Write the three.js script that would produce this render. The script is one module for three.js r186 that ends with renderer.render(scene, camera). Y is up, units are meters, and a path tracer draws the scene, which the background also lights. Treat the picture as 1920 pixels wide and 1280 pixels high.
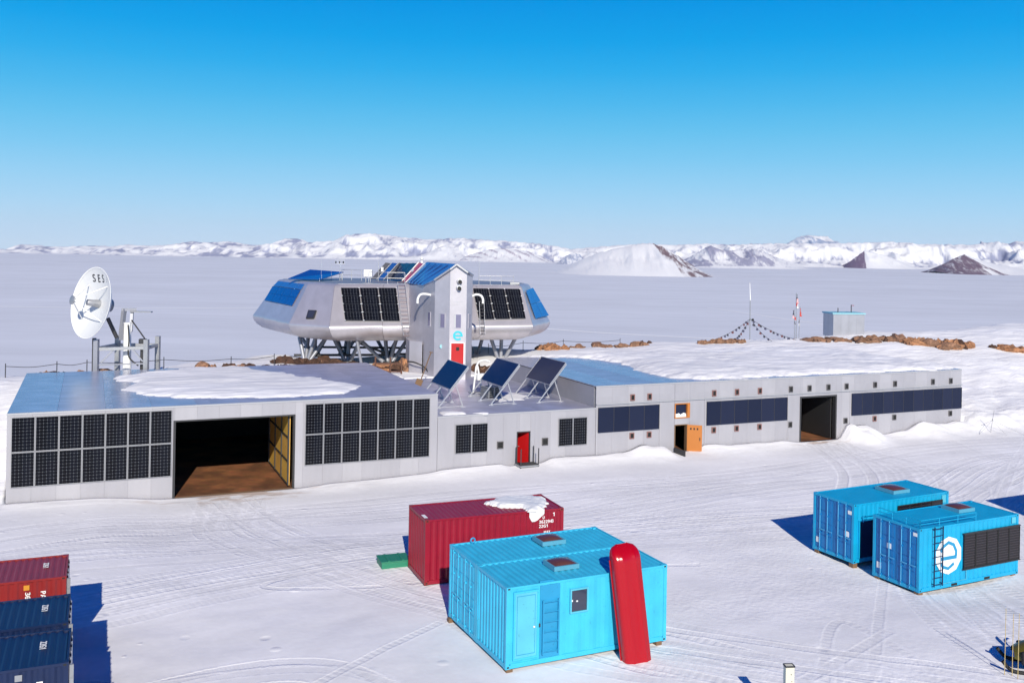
import * as THREE from 'three';
import { mergeGeometries, toCreasedNormals } from 'three/addons/utils/BufferGeometryUtils.js';
import { FontLoader } from 'three/addons/loaders/FontLoader.js';
import { TextGeometry } from 'three/addons/geometries/TextGeometry.js';
import { RoundedBoxGeometry } from 'three/addons/geometries/RoundedBoxGeometry.js';

// ---------------------------------------------------------------- camera, sky, sun, exposure
const scene = new THREE.Scene();
const camera = new THREE.PerspectiveCamera(2 * Math.atan(812.4 / 1815) * 180 / Math.PI, 1.5, 0.5, 60000);
camera.position.set(0, 13.5, 0);
camera.rotation.set(0, 0, 0.0172);
camera.setViewOffset(1920, 1624.8, 0, 344.8, 1920, 1280);   // the lens is shifted, the camera itself looks level
camera.updateProjectionMatrix();
scene.add(camera);

const renderer = new THREE.WebGLRenderer({ antialias: true });
renderer.toneMapping = THREE.LinearToneMapping;
renderer.toneMappingExposure = 1.55;
renderer.shadowMap.enabled = true;
renderer.setSize(1024, 682);

const EXPO = 1.55;
const lin = (c) => { c /= 255; return c <= 0.04045 ? c / 12.92 : Math.pow((c + 0.055) / 1.055, 2.4); };
// clear polar sky: elevation in degrees, colour as seen in the picture
const SKY = [[-90, 205, 226, 246], [0, 200, 224, 247], [1.2, 189, 222, 248], [2.4, 172, 217, 248], [3.8, 152, 211, 247], [5.4, 126, 203, 245], [7, 102, 195, 242],
  [8.6, 76, 185, 240], [10.4, 44, 174, 238], [12.2, 14, 163, 235], [14.5, 0, 150, 231], [18, 0, 124, 214], [25, 0, 84, 184], [40, 0, 52, 148], [60, 0, 36, 120], [90, 0, 30, 108]];
{
  const w = 256, h = 1024, d = new Float32Array(w * h * 4);
  for (let j = 0; j < h; j++) {
    const el = ((j + 0.5) / h - 0.5) * 180;
    let k = 1; while (k < SKY.length - 1 && SKY[k][0] < el) k++;
    const a = SKY[k - 1], b = SKY[k], t = Math.min(1, Math.max(0, (el - a[0]) / (b[0] - a[0])));
    const c = [1, 2, 3].map(n => lin(a[n]) * (1 - t) + lin(b[n]) * t);
    for (let i = 0; i < w; i++) { const o = (j * w + i) * 4; d[o] = c[0] / EXPO; d[o + 1] = c[1] / EXPO; d[o + 2] = c[2] / EXPO; d[o + 3] = 1; }
  }
  const t = new THREE.DataTexture(d, w, h, THREE.RGBAFormat, THREE.FloatType);
  t.mapping = THREE.EquirectangularReflectionMapping; t.magFilter = t.minFilter = THREE.LinearFilter; t.needsUpdate = true;
  scene.background = t; scene.environment = t;
}
const SUN = new THREE.Vector3(0.139, 0.485, 0.863).normalize();
const sun = new THREE.DirectionalLight(new THREE.Color().setRGB(1.0, 0.935, 0.79), 3.4);
sun.position.copy(SUN).multiplyScalar(200).add(new THREE.Vector3(5, 0, -60));
sun.target.position.set(5, 0, -60);
sun.castShadow = true; sun.shadow.mapSize.set(4096, 4096);
Object.assign(sun.shadow.camera, { left: -80, right: 80, top: 80, bottom: -80, near: 1, far: 500 });
scene.add(sun, sun.target);

// ---------------------------------------------------------------- helpers
const V = (x, y, z) => new THREE.Vector3(x, y, z);
let seed = 7; const rnd = () => { seed = (seed * 1664525 + 1013904223) >>> 0; return seed / 4294967296; };
const sstep = (a, b, x) => { const t = Math.min(1, Math.max(0, (x - a) / (b - a))); return t * t * (3 - 2 * t); };
const mix = (a, b, t) => a + (b - a) * t;
function tab(T, x) { if (x <= T[0][0]) return T[0][1]; for (let i = 1; i < T.length; i++) if (x <= T[i][0]) { const t = (x - T[i - 1][0]) / (T[i][0] - T[i - 1][0]); return mix(T[i - 1][1], T[i][1], t * t * (3 - 2 * t)); } return T[T.length - 1][1]; }
function tabl(T, x) { if (x <= T[0][0]) return T[0][1]; for (let i = 1; i < T.length; i++) if (x <= T[i][0]) return mix(T[i - 1][1], T[i][1], (x - T[i - 1][0]) / (T[i][0] - T[i - 1][0])); return T[T.length - 1][1]; }
const hsh = (i, j) => { let n = Math.imul(i | 0, 374761393) + Math.imul(j | 0, 668265263); n = Math.imul(n ^ (n >>> 13), 1274126177); return ((n ^ (n >>> 16)) >>> 0) / 4294967296; };
function vn(x, y) { const i = Math.floor(x), j = Math.floor(y), a = x - i, b = y - j, s = a * a * (3 - 2 * a), t = b * b * (3 - 2 * b); return mix(mix(hsh(i, j), hsh(i + 1, j), s), mix(hsh(i, j + 1), hsh(i + 1, j + 1), s), t); }
function fbm(x, y, o = 4) { let s = 0, a = 0.5, n = 0; for (let k = 0; k < o; k++) { s += a * vn(x, y); n += a; a *= 0.5; x = x * 2.03 + 17.1; y = y * 2.03 + 9.7; } return s / n; }
const ridged = (x, y, o = 4) => { let s = 0, a = 0.5, n = 0; for (let k = 0; k < o; k++) { s += a * (1 - Math.abs(2 * vn(x, y) - 1)); n += a; a *= 0.5; x = x * 2.07 + 5.3; y = y * 2.07 + 3.1; } return s / n; };

const used = {};
function numbered(n) { const k = used[n] = (used[n] ?? -1) + 1; return k ? n + '_' + String(k).padStart(3, '0') : n; }
function shade(o) { o.traverse(m => { if (m.isMesh) { m.castShadow = m.receiveShadow = true; } }); return o; }
function thing(name, label, category, pos = [0, 0, 0], turn = 0, group) {
  const o = new THREE.Group(); o.name = numbered(name); o.position.set(...pos); o.rotation.y = turn;
  o.userData = { label, category }; if (group) o.userData.group = group; scene.add(o); return o;
}
function part(name, geo, m, parent, pos, rot) {
  const o = new THREE.Mesh(geo, m); o.name = name; if (pos) o.position.set(...pos); if (rot) o.rotation.set(...rot); parent.add(o); return o;
}
function solo(name, geo, m, label, category, pos, turn = 0, group) {
  const o = new THREE.Mesh(geo, m); o.name = numbered(name); if (pos) o.position.set(...pos); o.rotation.y = turn;
  o.userData = { label, category }; if (group) o.userData.group = group; scene.add(o); return o;
}
function setting(name, geo, m) { const o = new THREE.Mesh(geo, m); o.name = name; o.userData = { kind: 'structure' }; scene.add(o); return o; }
// geometries
const boxCache = {};
function box(w, h, d, x = 0, y = 0, z = 0) {
  const g = new THREE.BoxGeometry(w, h, d); const p = g.attributes.position, n = g.attributes.normal, uv = g.attributes.uv;   // uv in metres
  for (let i = 0; i < p.count; i++) { const ax = Math.abs(n.getX(i)), ay = Math.abs(n.getY(i)); uv.setXY(i, ax > 0.5 ? p.getZ(i) + z : p.getX(i) + x, ay > 0.5 ? p.getZ(i) + z : p.getY(i) + y); }
  g.translate(x, y, z); return g;
}
const lo = (x0, x1, y0, y1, z0, z1) => box(x1 - x0, y1 - y0, z1 - z0, (x0 + x1) / 2, (y0 + y1) / 2, (z0 + z1) / 2);
const join = (l) => mergeGeometries(l.map(g => g.index ? g.toNonIndexed() : g).map(g => { for (const k of Object.keys(g.attributes)) if (!['position', 'normal', 'uv'].includes(k)) g.deleteAttribute(k); return g; }));
function rod(a, b, r, n = 8, r2 = r) {
  const d = b.clone().sub(a), l = d.length(), g = new THREE.CylinderGeometry(r2, r, l, n);
  g.applyQuaternion(new THREE.Quaternion().setFromUnitVectors(V(0, 1, 0), d.normalize())); g.translate((a.x + b.x) / 2, (a.y + b.y) / 2, (a.z + b.z) / 2); return g;
}
function beam(a, b, w, h = w) {
  const d = b.clone().sub(a), l = d.length(); d.normalize(); const g = new THREE.BoxGeometry(w, h, l);
  const m = new THREE.Matrix4().lookAt(V(0, 0, 0), d.clone().negate(), Math.abs(d.y) > 0.99 ? V(1, 0, 0) : V(0, 1, 0));
  g.applyMatrix4(m); g.translate((a.x + b.x) / 2, (a.y + b.y) / 2, (a.z + b.z) / 2); return g;
}
function tube(pts, r, seg = 24, n = 7) { return new THREE.TubeGeometry(new THREE.CatmullRomCurve3(pts), seg, r, n); }
// a plate with real thickness from its front corners (counter-clockwise as seen from the front); back side lies t behind
function plate(P, t = 0.04, uv) {
  const n = V(0, 0, 0); for (let i = 0; i < P.length; i++) n.add(P[i].clone().cross(P[(i + 1) % P.length])); n.normalize();
  const Q = P.map(p => p.clone().addScaledVector(n, -t)), pos = [], u = [];
  const ex = P[1].clone().sub(P[0]).normalize(), ey = n.clone().cross(ex);
  const tri = (a, b, c, ua, ub, uc) => { for (const q of [a, b, c]) pos.push(q.x, q.y, q.z); u.push(...ua, ...ub, ...uc); };
  const m = p => { const d = p.clone().sub(P[0]); return [d.dot(ex), d.dot(ey)]; };
  const U = uv || P.map(m);
  for (let i = 1; i < P.length - 1; i++) { tri(P[0], P[i], P[i + 1], U[0], U[i], U[i + 1]); tri(Q[0], Q[i + 1], Q[i], U[0], U[i + 1], U[i]); }
  for (let i = 0; i < P.length; i++) { const j = (i + 1) % P.length; tri(P[i], Q[i], Q[j], m(P[i]), m(Q[i]), m(Q[j])); tri(P[i], Q[j], P[j], m(P[i]), m(Q[j]), m(P[j])); }
  const g = new THREE.BufferGeometry(); g.setAttribute('position', new THREE.Float32BufferAttribute(pos, 3)); g.setAttribute('uv', new THREE.Float32BufferAttribute(u, 2)); g.computeVertexNormals(); return g;
}
function gridGeo(nu, nv, f, uvf) {
  const pos = [], uv = [], idx = [];
  for (let j = 0; j <= nv; j++) for (let i = 0; i <= nu; i++) { const p = f(i / nu, j / nv); pos.push(p.x, p.y, p.z); const t = uvf ? uvf(i / nu, j / nv, p) : [i / nu, j / nv]; uv.push(t[0], t[1]); }
  for (let j = 0; j < nv; j++) for (let i = 0; i < nu; i++) { const a = j * (nu + 1) + i, b = a + 1, c = a + nu + 1, d = c + 1; idx.push(a, b, d, a, d, c); }
  const g = new THREE.BufferGeometry(); g.setAttribute('position', new THREE.Float32BufferAttribute(pos, 3)); g.setAttribute('uv', new THREE.Float32BufferAttribute(uv, 2)); g.setIndex(idx); g.computeVertexNormals(); return g;
}
// textures
function dataTex(n, f, srgb, rep = 1) {
  const d = new Uint8Array(n * n * 4);
  for (let j = 0; j < n; j++) for (let i = 0; i < n; i++) { const c = f(i, j), o = (j * n + i) * 4; if (typeof c === 'number') { d[o] = d[o + 1] = d[o + 2] = Math.max(0, Math.min(255, c * 255)); } else { d[o] = c[0] * 255; d[o + 1] = c[1] * 255; d[o + 2] = c[2] * 255; } d[o + 3] = 255; }
  const t = new THREE.DataTexture(d, n, n, THREE.RGBAFormat); t.wrapS = t.wrapT = THREE.RepeatWrapping; t.magFilter = THREE.LinearFilter; t.minFilter = THREE.LinearMipmapLinearFilter; t.generateMipmaps = true;
  if (srgb) t.colorSpace = THREE.SRGBColorSpace; t.repeat.set(rep, rep); t.needsUpdate = true; return t;
}
function canvasTex(w, h, draw) {
  const c = document.createElement('canvas'); c.width = w; c.height = h; draw(c.getContext('2d'), w, h);
  const t = new THREE.CanvasTexture(c); t.colorSpace = THREE.SRGBColorSpace; t.wrapS = t.wrapT = THREE.RepeatWrapping; return t;
}
// periodic noise for tiles
const pn = (x, y, P, s) => { const i = Math.floor(x), j = Math.floor(y), a = x - i, b = y - j, u = a * a * (3 - 2 * a), t = b * b * (3 - 2 * b), q = (k) => ((k % P) + P) % P; return mix(mix(hsh(q(i) + s, q(j)), hsh(q(i + 1) + s, q(j)), u), mix(hsh(q(i) + s, q(j + 1)), hsh(q(i + 1) + s, q(j + 1)), u), t); };
const pf = (i, j, n, f, s, o = 4) => { let v = 0, a = 0.5, w = 0; for (let k = 0; k < o; k++) { v += a * pn(i / n * f, j / n * f, f, s + k * 31); w += a; a *= 0.55; f *= 2; } return v / w; };

const col = (r, g, b) => new THREE.Color().setRGB(r, g, b);
const std = (o) => new THREE.MeshStandardMaterial(o);
const grime = dataTex(256, (i, j) => { const v = 0.86 + 0.14 * pf(i, j, 256, 4, 3, 5) - (pf(i, j, 256, 16, 90, 3) > 0.72 ? 0.06 : 0); return [v, v, v]; }, true, 0.35);
const brushed = dataTex(256, (i, j) => 0.5 + 0.5 * (pf(i, j * 0.25, 256, 8, 11, 4) - 0.5), false, 0.5);
const M = {};
const streaky = dataTex(256, (i, j) => { const v = 0.955 + 0.05 * (pf(i * 1, j * 0.12, 256, 12, 3, 4) - 0.5) + 0.03 * (pf(i, j, 256, 3, 40, 3) - 0.5); return [v, v, v]; }, true, 0.25);
M.cladding = [0, 1, 2].map(k => std({ color: col(0.445 + 0.012 * k, 0.435 + 0.012 * k, 0.475 + 0.012 * k), metalness: 0.3, roughness: 0.46 + 0.04 * k, map: streaky, bumpMap: brushed, bumpScale: 0.0015 }));
M.core = std({ color: col(0.2, 0.2, 0.21), roughness: 0.8 });
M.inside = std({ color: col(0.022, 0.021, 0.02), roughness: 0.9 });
M.trim = std({ color: col(0.5, 0.5, 0.52), metalness: 0.5, roughness: 0.45 });
M.alu = std({ color: col(0.6, 0.6, 0.62), metalness: 0.7, roughness: 0.42 });
M.galv = std({ color: col(0.42, 0.43, 0.46), metalness: 0.6, roughness: 0.5, map: grime });
M.darkSteel = std({ color: col(0.05, 0.05, 0.055), metalness: 0.4, roughness: 0.55 });
M.black = std({ color: col(0.012, 0.012, 0.013), roughness: 0.7 });
M.rubber = std({ color: col(0.02, 0.02, 0.02), roughness: 0.6 });
M.white = std({ color: col(0.78, 0.78, 0.78), roughness: 0.45 });
M.timber = std({ color: col(0.17, 0.1, 0.055), roughness: 0.85 });
M.orangeWood = std({ color: col(0.46, 0.16, 0.03), roughness: 0.55 });
M.redDoor = std({ color: col(0.46, 0.008, 0.01), roughness: 0.4 });
// ---------------------------------------------------------------- land: wall frame (u along the long facade, w behind it)
const TH = 0.411, CT = Math.cos(TH), ST = Math.sin(TH), AX = -25.6, AZ = -49.3;
const fw = (u, w, y = 0) => V(AX + u * CT - w * ST, y, AZ - u * ST - w * CT);
const toU = (x, z) => (x - AX) * CT - (z - AZ) * ST, toW = (x, z) => -(x - AX) * ST - (z - AZ) * CT;
const HB = [[-60, 3.2], [-25, 3.7], [0, 4.3], [10, 4.35], [18, 3.8], [24, 3.35], [33, 3.4], [37, 4.0], [46, 4.15], [58, 4.45], [71, 4.75], [84, 5.15], [100, 5.5], [140, 5.8]];
const WE = [[-60, 22], [-25, 20], [0, 18.6], [7, 19.2], [13, 24], [19, 33], [35, 33], [42, 27], [60, 26], [90, 25], [140, 30]];
const BANK = [[-8, 0.1], [-1, 0.12], [2, 0.1], [6, 0.02], [8, 0], [15, 0], [17, 0.12], [22, 0.1], [24, 0.22], [27.2, 0.2], [28, 0.02], [30, 0.05], [31, 0.28], [34, 0.2], [36, 0.28], [37.6, 0.62], [39, 0.5], [39.9, 0.02], [41.6, 0.05], [42.6, 0.35], [46, 0.2], [49, 0.22], [50.6, 0.04], [54.2, 0.05], [55.3, 1.12], [56.6, 0.8], [58.6, 0.12], [60.5, 0.25], [62.6, 0.78], [64.5, 0.55], [66.5, 0.7], [69, 0.9], [75, 0.9], [90, 1.1]];
const BUMPS = [[2, -33, 7, 0.2], [0, -40, 5, 0.06], [19, -40.5, 5, -0.36], [17, -45, 4.5, -0.14], [-14, -30, 8, 0.02]];   // x, z, radius, height
function inFoot(u, w, e = 0) { return u > e && u < 66.6 - e && w > e && w < 16.52 - e; }
function hgt(u, w) {
  const n1 = fbm(u * 0.16 + 40, w * 0.16 + 11, 4) - 0.5, n2 = fbm(u * 0.7 + 3, w * 0.7 + 90, 3) - 0.5;
  const p = fw(u, w);
  let yard = -0.3 * sstep(4, 8, u) * (1 - sstep(15, 31, u)) * sstep(-16, -4, w);
  for (const [x, z, r, a] of BUMPS) { const d2 = ((p.x - x) ** 2 + (p.z - z) ** 2) / (r * r); if (d2 < 9) yard += a * Math.exp(-d2 * 1.4); }
  const far = sstep(-3, -8, w);
  yard += n1 * 0.22 * sstep(0, -14, w) + n2 * 0.05 * mix(0.4, 1, far);
  const bk = tab(BANK, u) * (0.78 + 0.6 * fbm(u * 0.9, w * 0.9 + 7, 3));
  yard += bk * Math.exp(-Math.pow(Math.max(0, -w - 0.15) / (0.9 + bk * 1.0), 2));
  if (w <= 0.02 && u > -0.5 && u < 67) return yard;
  // back of the ridge and both flanks
  const hb = tab(HB, u), we = tab(WE, u) + (fbm(u * 0.12, 5.5, 3) - 0.5) * 5;
  const flankL = sstep(-3, 16, w + u * 0.1), flankR = sstep(-5, 25, w);
  let back = u < 33 ? mix(yard, hb, flankL) : mix(yard, hb, flankR);
  back += (n1 * 0.5 + n2 * 0.16) * sstep(1, 6, w) * (u > -1 && u < 67.5 ? sstep(16.6, 20, w) : 1);
  const s = w - we; if (s > 0) back -= s * s / (s + 9) * 0.6;
  if (inFoot(u, w, 0.03)) return -1.3;
  return Math.max(back, -75);
}
const us = [], ws = [];
for (let u = -160; u < -14; u += 4) us.push(u); for (let u = -14; u < 76; u += 0.3) us.push(+u.toFixed(2)); for (let u = 76; u < 110; u += 0.8) us.push(u); for (let u = 110; u <= 300; u += 6) us.push(u);
for (let w = -64; w < -44; w += 1) ws.push(w); for (let w = -44; w < -8; w += 0.3) ws.push(+w.toFixed(2)); for (let w = -8; w < -0.1; w += 0.18) ws.push(+w.toFixed(2));
ws.push(0.0, 0.06); for (let w = 0.6; w < 16; w += 0.6) ws.push(+w.toFixed(2)); ws.push(16.47, 16.62); for (let w = 16.9; w < 38; w += 0.4) ws.push(+w.toFixed(2)); for (let w = 38; w < 300; w += 6) ws.push(w);
for (const u of [0, 0.06, 66.54, 66.6]) us.push(u);
us.sort((a, b) => a - b);
const N = 2048, SPAN = 96, U0 = -16, W0 = -60;
const field = new Float32Array(N * N), worn = new Float32Array(N * N), churn = new Float32Array(N * N);
function stamp(x, y, r, f) { const i0 = Math.max(0, Math.floor((x - r - U0) / SPAN * N)), i1 = Math.min(N - 1, Math.ceil((x + r - U0) / SPAN * N)), j0 = Math.max(0, Math.floor((y - r - W0) / SPAN * N)), j1 = Math.min(N - 1, Math.ceil((y + r - W0) / SPAN * N)); for (let j = j0; j <= j1; j++) for (let i = i0; i <= i1; i++) f(j * N + i, U0 + (i + 0.5) / N * SPAN, W0 + (j + 0.5) / N * SPAN); }
// a vehicle track: two ribbons of pressed snow with cleat marks and a soft berm on both sides
function track(pts, gauge, width, depth, cleat) {
  const c = new THREE.CatmullRomCurve3(pts.map(p => V(p[0], 0, p[1]))), L = c.getLength(), n = Math.ceil(L / 0.12);
  let prev = null;
  for (let k = 0; k <= n; k++) {
    const p = c.getPointAt(k / n), t = c.getTangentAt(k / n), s = k / n * L;
    for (const side of gauge ? [-0.5, 0.5] : [0]) {
      const cx = p.x - t.z * gauge * side, cy = p.z + t.x * gauge * side;
      const wob = 0.6 + 0.4 * vn(s * 0.4 + pts[0][0], 3 + side);
      stamp(cx, cy, width * 0.85, (o, x, y) => {
        const dx = x - cx, dy = y - cy, al = dx * t.x + dy * t.z, ac = Math.abs(-dx * t.z + dy * t.x); if (Math.abs(al) > 0.09) return;
        const h = width / 2; let v;
        if (ac < h) v = -depth * (0.55 + 0.45 * (cleat ? (Math.sin((s + al) * cleat) > 0 ? 1 : -0.3) : 1)) * wob; else if (ac < h * 1.6) v = depth * 0.7 * (1 - (ac - h) / (h * 0.6)) * wob; else return;
        field[o] = mix(field[o], v + field[o] * 0.25, 0.8); if (ac < h) worn[o] = Math.min(1, worn[o] + 0.2 * wob); else churn[o] = Math.min(1, churn[o] + 0.3 * wob);
      });
    }
  }
}
const TR = [];
const wig = (a) => (rnd() - 0.5) * a;
for (let k = 0; k < 9; k++) { const w0 = -5 - k * 0.9 + wig(2.4); TR.push([[[-16, w0 - 6 + wig(9)], [2, w0 + wig(4)], [20, w0 + wig(4) - 1], [40, w0 + wig(4)], [60, w0 + wig(4)], [80, w0 + wig(7)]], 1.7, 0.55, 1]); }
for (let k = 0; k < 9; k++) { const a = wig(3); TR.push([[[11 + wig(3), -1.5], [11 + a, -8], [14 + a + wig(3), -16], [20 + wig(5), -26], [30 + wig(6), -36], [42 + wig(8), -50]], 1.7, 0.55, 1]); }
for (let k = 0; k < 10; k++) { const a = wig(5); TR.push([[[-14 + wig(6), -22 + wig(8)], [-2 + a, -24 + wig(6)], [8 + a, -28 + wig(6)], [14 + wig(3), -36], [18 + wig(5), -52]], 1.7, 0.5, 1]); }
for (let k = 0; k < 12; k++) { const a = wig(5); TR.push([[[52.4 + wig(2), -1], [50 + a, -9], [42 + a, -18], [36 + wig(4), -28], [31 + wig(6), -40], [26 + wig(8), -56]], 1.7, 0.55, 1]); }
for (let k = 0; k < 8; k++) { const a = wig(6); TR.push([[[70 + wig(4), -6 + wig(2)], [58 + a, -13], [47, -21 + a], [44 + wig(5), -31], [48 + wig(6), -44]], 1.7, 0.55, 1]); }
for (let k = 0; k < 8; k++) { const a = wig(4); TR.push([[[80, -8 - k * 0.8], [60, -10 + a], [45, -16 + a], [30, -15 + a], [15, -14 + a * 0.7], [0, -17 + a]], 1.7, 0.55, 1]); }
for (let k = 0; k < 14; k++) { const a = rnd() * 60, b = -10 - rnd() * 40; TR.push([[[a, b], [a + wig(18), b + wig(10)], [a + wig(34), b + wig(20)], [a + wig(44), b + wig(26)]], 0, 0.4, 1]); }
TR.sort(() => rnd() - 0.5);
for (const [p, g, w] of TR) track(p, g, w * (0.6 + 0.5 * rnd()), 0.006 + 0.024 * rnd() * rnd(), rnd() < 0.7 ? 18 + 8 * rnd() : 0);
// footprints and lumps
for (let k = 0; k < 420; k++) { const a = U0 + rnd() * SPAN, b = -50 + rnd() * 48, r = 0.08 + rnd() * 0.16, h = (rnd() < 0.5 ? -1 : 1) * 0.035 * rnd(); stamp(a, b, r, (o, x, y) => { const d = Math.hypot(x - a, y - b) / r; if (d < 1) field[o] += h * (1 - d * d); }); }
const snowBump = dataTex(N, (i, j) => {
  const u = U0 + i / N * SPAN, w = W0 + j / N * SPAN, o = j * N + i;
  const yardy = sstep(0, -2, w), rough = 0.25 + 1.5 * sstep(0.5, 0.72, fbm(u * 0.13 + 31, w * 0.13, 3)) + churn[o], fine = (vn(u * 7, w * 7) + 0.6 * vn(u * 16, w * 16) - 0.8) * 0.0075 * rough, sast = (fbm(u * 0.5 + 2 * vn(u * 0.3, w * 0.3), w * 2.2, 3) - 0.5) * 0.09 * (1 - yardy * 0.93);
  return 0.5 + (field[o] + fine + sast) / 0.3;
}, false);
const snowCol = dataTex(1024, (i, j) => {
  const u = U0 + i / 1024 * SPAN, w = W0 + j / 1024 * SPAN, o = (j * 2) * N + i * 2;
  const m = fbm(u * 0.22, w * 0.5, 4), f = fbm(u * 2.2, w * 2.2, 3), f2 = vn(u * 8, w * 8);
  let v = 0.905 + 0.1 * (m - 0.5) + 0.025 * (f - 0.5) + 0.02 * (f2 - 0.5) - 0.045 * worn[o] + 0.05 * churn[o] * (0.4 + f2);
  let r = v * 0.988, g = v * 0.984, b = v * 1.0;
  // trodden brown dirt in front of the open doors
  const dirt = (c, s, d) => sstep(0.52, 0.72, fbm(u * 1.3 + c, w * 2.6, 4) + 0.35 * Math.exp(-(((u - c) / s) ** 2) - ((w + 0.6) / d) ** 2) - 0.12);
  for (const [c, s, d] of [[11.5, 3.6, 1.5], [52.3, 2.0, 0.9]]) { const q = dirt(c, s, d) * Math.exp(-(((u - c) / (s * 1.3)) ** 2) - ((w + 0.4) / d) ** 2) * 0.55; r = mix(r, 0.62, q); g = mix(g, 0.5, q); b = mix(b, 0.42, q); }
  return [Math.min(1, r), Math.min(1, g), Math.min(1, b)];
}, true);
M.snow = std({ color: col(1, 1, 1), map: snowCol, bumpMap: snowBump, bumpScale: 0.3, roughness: 0.95 });
{
  const pos = [], uv = [], idx = [], nu = us.length, nw = ws.length;
  for (const w of ws) for (const u of us) { const y = hgt(u, w), p = fw(u, w, y); pos.push(p.x, p.y, p.z); uv.push((u - U0) / SPAN, (w - W0) / SPAN); }
  for (let j = 0; j < nw - 1; j++) for (let i = 0; i < nu - 1; i++) { const a = j * nu + i, b = a + 1, c = a + nu, d = c + 1; idx.push(a, b, d, a, d, c); }
  const g = new THREE.BufferGeometry(); g.setAttribute('position', new THREE.Float32BufferAttribute(pos, 3)); g.setAttribute('uv', new THREE.Float32BufferAttribute(uv, 2)); g.setIndex(idx); g.computeVertexNormals();
  setting('snow_ground', g, M.snow);
}
// the ice plain far below the ridge
const plainTex = dataTex(512, (i, j) => { const v = 0.85 + 0.07 * (pf(i, j * 1, 512, 4, 5, 5) - 0.5) + 0.05 * (pf(i, j, 512, 24, 50, 3) - 0.5); return [v * 0.972, v * 0.982, v * 1.02]; }, true);
plainTex.repeat.set(9, 16);
M.plain = std({ color: col(1, 1, 1), map: plainTex, roughness: 0.9 });
{ const g = new THREE.PlaneGeometry(16000, 10000); g.rotateX(-Math.PI / 2); g.translate(0, -70, -4000); setting('ice_plain', g, M.plain); }
// packed tracks across the plain
function ribbon(pts, w, y) { const c = new THREE.CatmullRomCurve3(pts.map(p => V(p[0], y, p[1]))); return gridGeo(120, 1, (s, t) => { const p = c.getPointAt(s), q = c.getTangentAt(s); return V(p.x - q.z * w * (t - 0.5) * (0.7 + 0.6 * vn(s * 40, t * 3)), y, p.z + q.x * w * (t - 0.5)); }); }
const packed = std({ color: col(0.84, 0.84, 0.86), roughness: 0.9 });
setting('plain_track', ribbon([[-2400, -1310], [-900, -1240], [-520, -1235], [-200, -1300], [60, -1010], [330, -900]], 9, -69.9), packed);
setting('plain_track_001', ribbon([[300, -1480], [370, -1180], [420, -1010], [520, -820]], 5, -69.88), packed);

// ---------------------------------------------------------------- mountains along the horizon
M.mountain = std({ vertexColors: true, roughness: 0.92 });
// sil: [x, height] of the crest; front / back: run of the slopes; rock(x, t, n): share of bare rock, tinted blue for haze on far ranges
function mountain(name, sil, z, front, back, foot, rockFn, o = {}) {
  const x0 = sil[0][0], x1 = sil[sil.length - 1][0], nx = o.nx || 240, nt = o.nt || 42, pos = [], cl = [], idx = [];
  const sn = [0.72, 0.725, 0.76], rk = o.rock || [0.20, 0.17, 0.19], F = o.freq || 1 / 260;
  for (let j = 0; j <= nt; j++) for (let i = 0; i <= nx; i++) {
    const x = mix(x0, x1, i / nx), t = j / nt * 2 - 1;       // -1 front foot, 0 crest, 1 back foot
    const H = tabl(sil, x) - foot, a = Math.abs(t), rg = ridged(x * F + 3 + (o.s || 0), o.iso ? t * (t < 0 ? front : back) * F + 2 : t * 1.6 + 2, 4);
    let h = Math.pow(1 - a, o.pow || 1.15); h *= 1 + (rg - 0.62) * 1.1 * Math.sin(Math.PI * Math.min(1, a)) * (o.rough ?? 1);
    const zz = z + (t < 0 ? -t * front : -t * back) * -1 * -1;
    const y = foot - 2 + (H + 2) * Math.max(0, h) + (a < 0.04 ? (vn(x * F * 9, 4) - 0.5) * H * 0.05 : 0);
    pos.push(x + (fbm(x * F * 2, t * 3 + 9, 2) - 0.5) * 40 * (a > 0.02 ? 1 : 0) * (o.warp ?? 1), y, -(z + t * (t < 0 ? front : back)));
    const n = fbm(x * F * 5 + 7 + (o.s || 0), o.iso ? t * front * F * 3 + 1 : t * 6 + 1, 4), n2 = vn(x * F * 40, t * 40);
    let q = rockFn(x, t, n, rg, H); q = sstep(0.42, 0.58, q + (n2 - 0.5) * 0.14);
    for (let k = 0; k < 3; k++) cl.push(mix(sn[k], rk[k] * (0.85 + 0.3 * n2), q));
  }
  for (let j = 0; j < nt; j++) for (let i = 0; i < nx; i++) { const a = j * (nx + 1) + i, b = a + 1, c = a + nx + 1, d = c + 1; idx.push(a, b, d, a, d, c); }
  const g = new THREE.BufferGeometry(); g.setAttribute('position', new THREE.Float32BufferAttribute(pos, 3)); g.setAttribute('color', new THREE.Float32BufferAttribute(cl, 3)); g.setIndex(idx); g.computeVertexNormals();
  setting(name, g, M.mountain);
}
const FAR = [[-4214, -77], [-3966, -85], [-3883, -76], [-3789, -62], [-3718, -52], [-3649, -10], [-3566, -16], [-3417, -26], [-3252, -19], [-3087, -12], [-2975, -19], [-2864, 0], [-2674, -5], [-2550, 5], [-2397, 33], [-2286, 26], [-2108, 38], [-1930, 12], [-1765, 27], [-1695, 65], [-1600, 67], [-1530, 39], [-1323, 51], [-1241, 98], [-1105, 117], [-1006, 110], [-840, 92], [-662, 79], [-361, 92], [-278, 86], [-13, 74], [193, 61], [260, 49], [442, 24], [673, 48], [879, 64], [1322, 72], [1458, 82], [1664, 78], [1941, 91], [2148, 94], [2491, 104], [2697, 112], [2837, 118], [3110, 103], [3458, 108], [3552, 131], [3664, 116], [3746, 134], [3936, 142], [4600, 150]];
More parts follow.
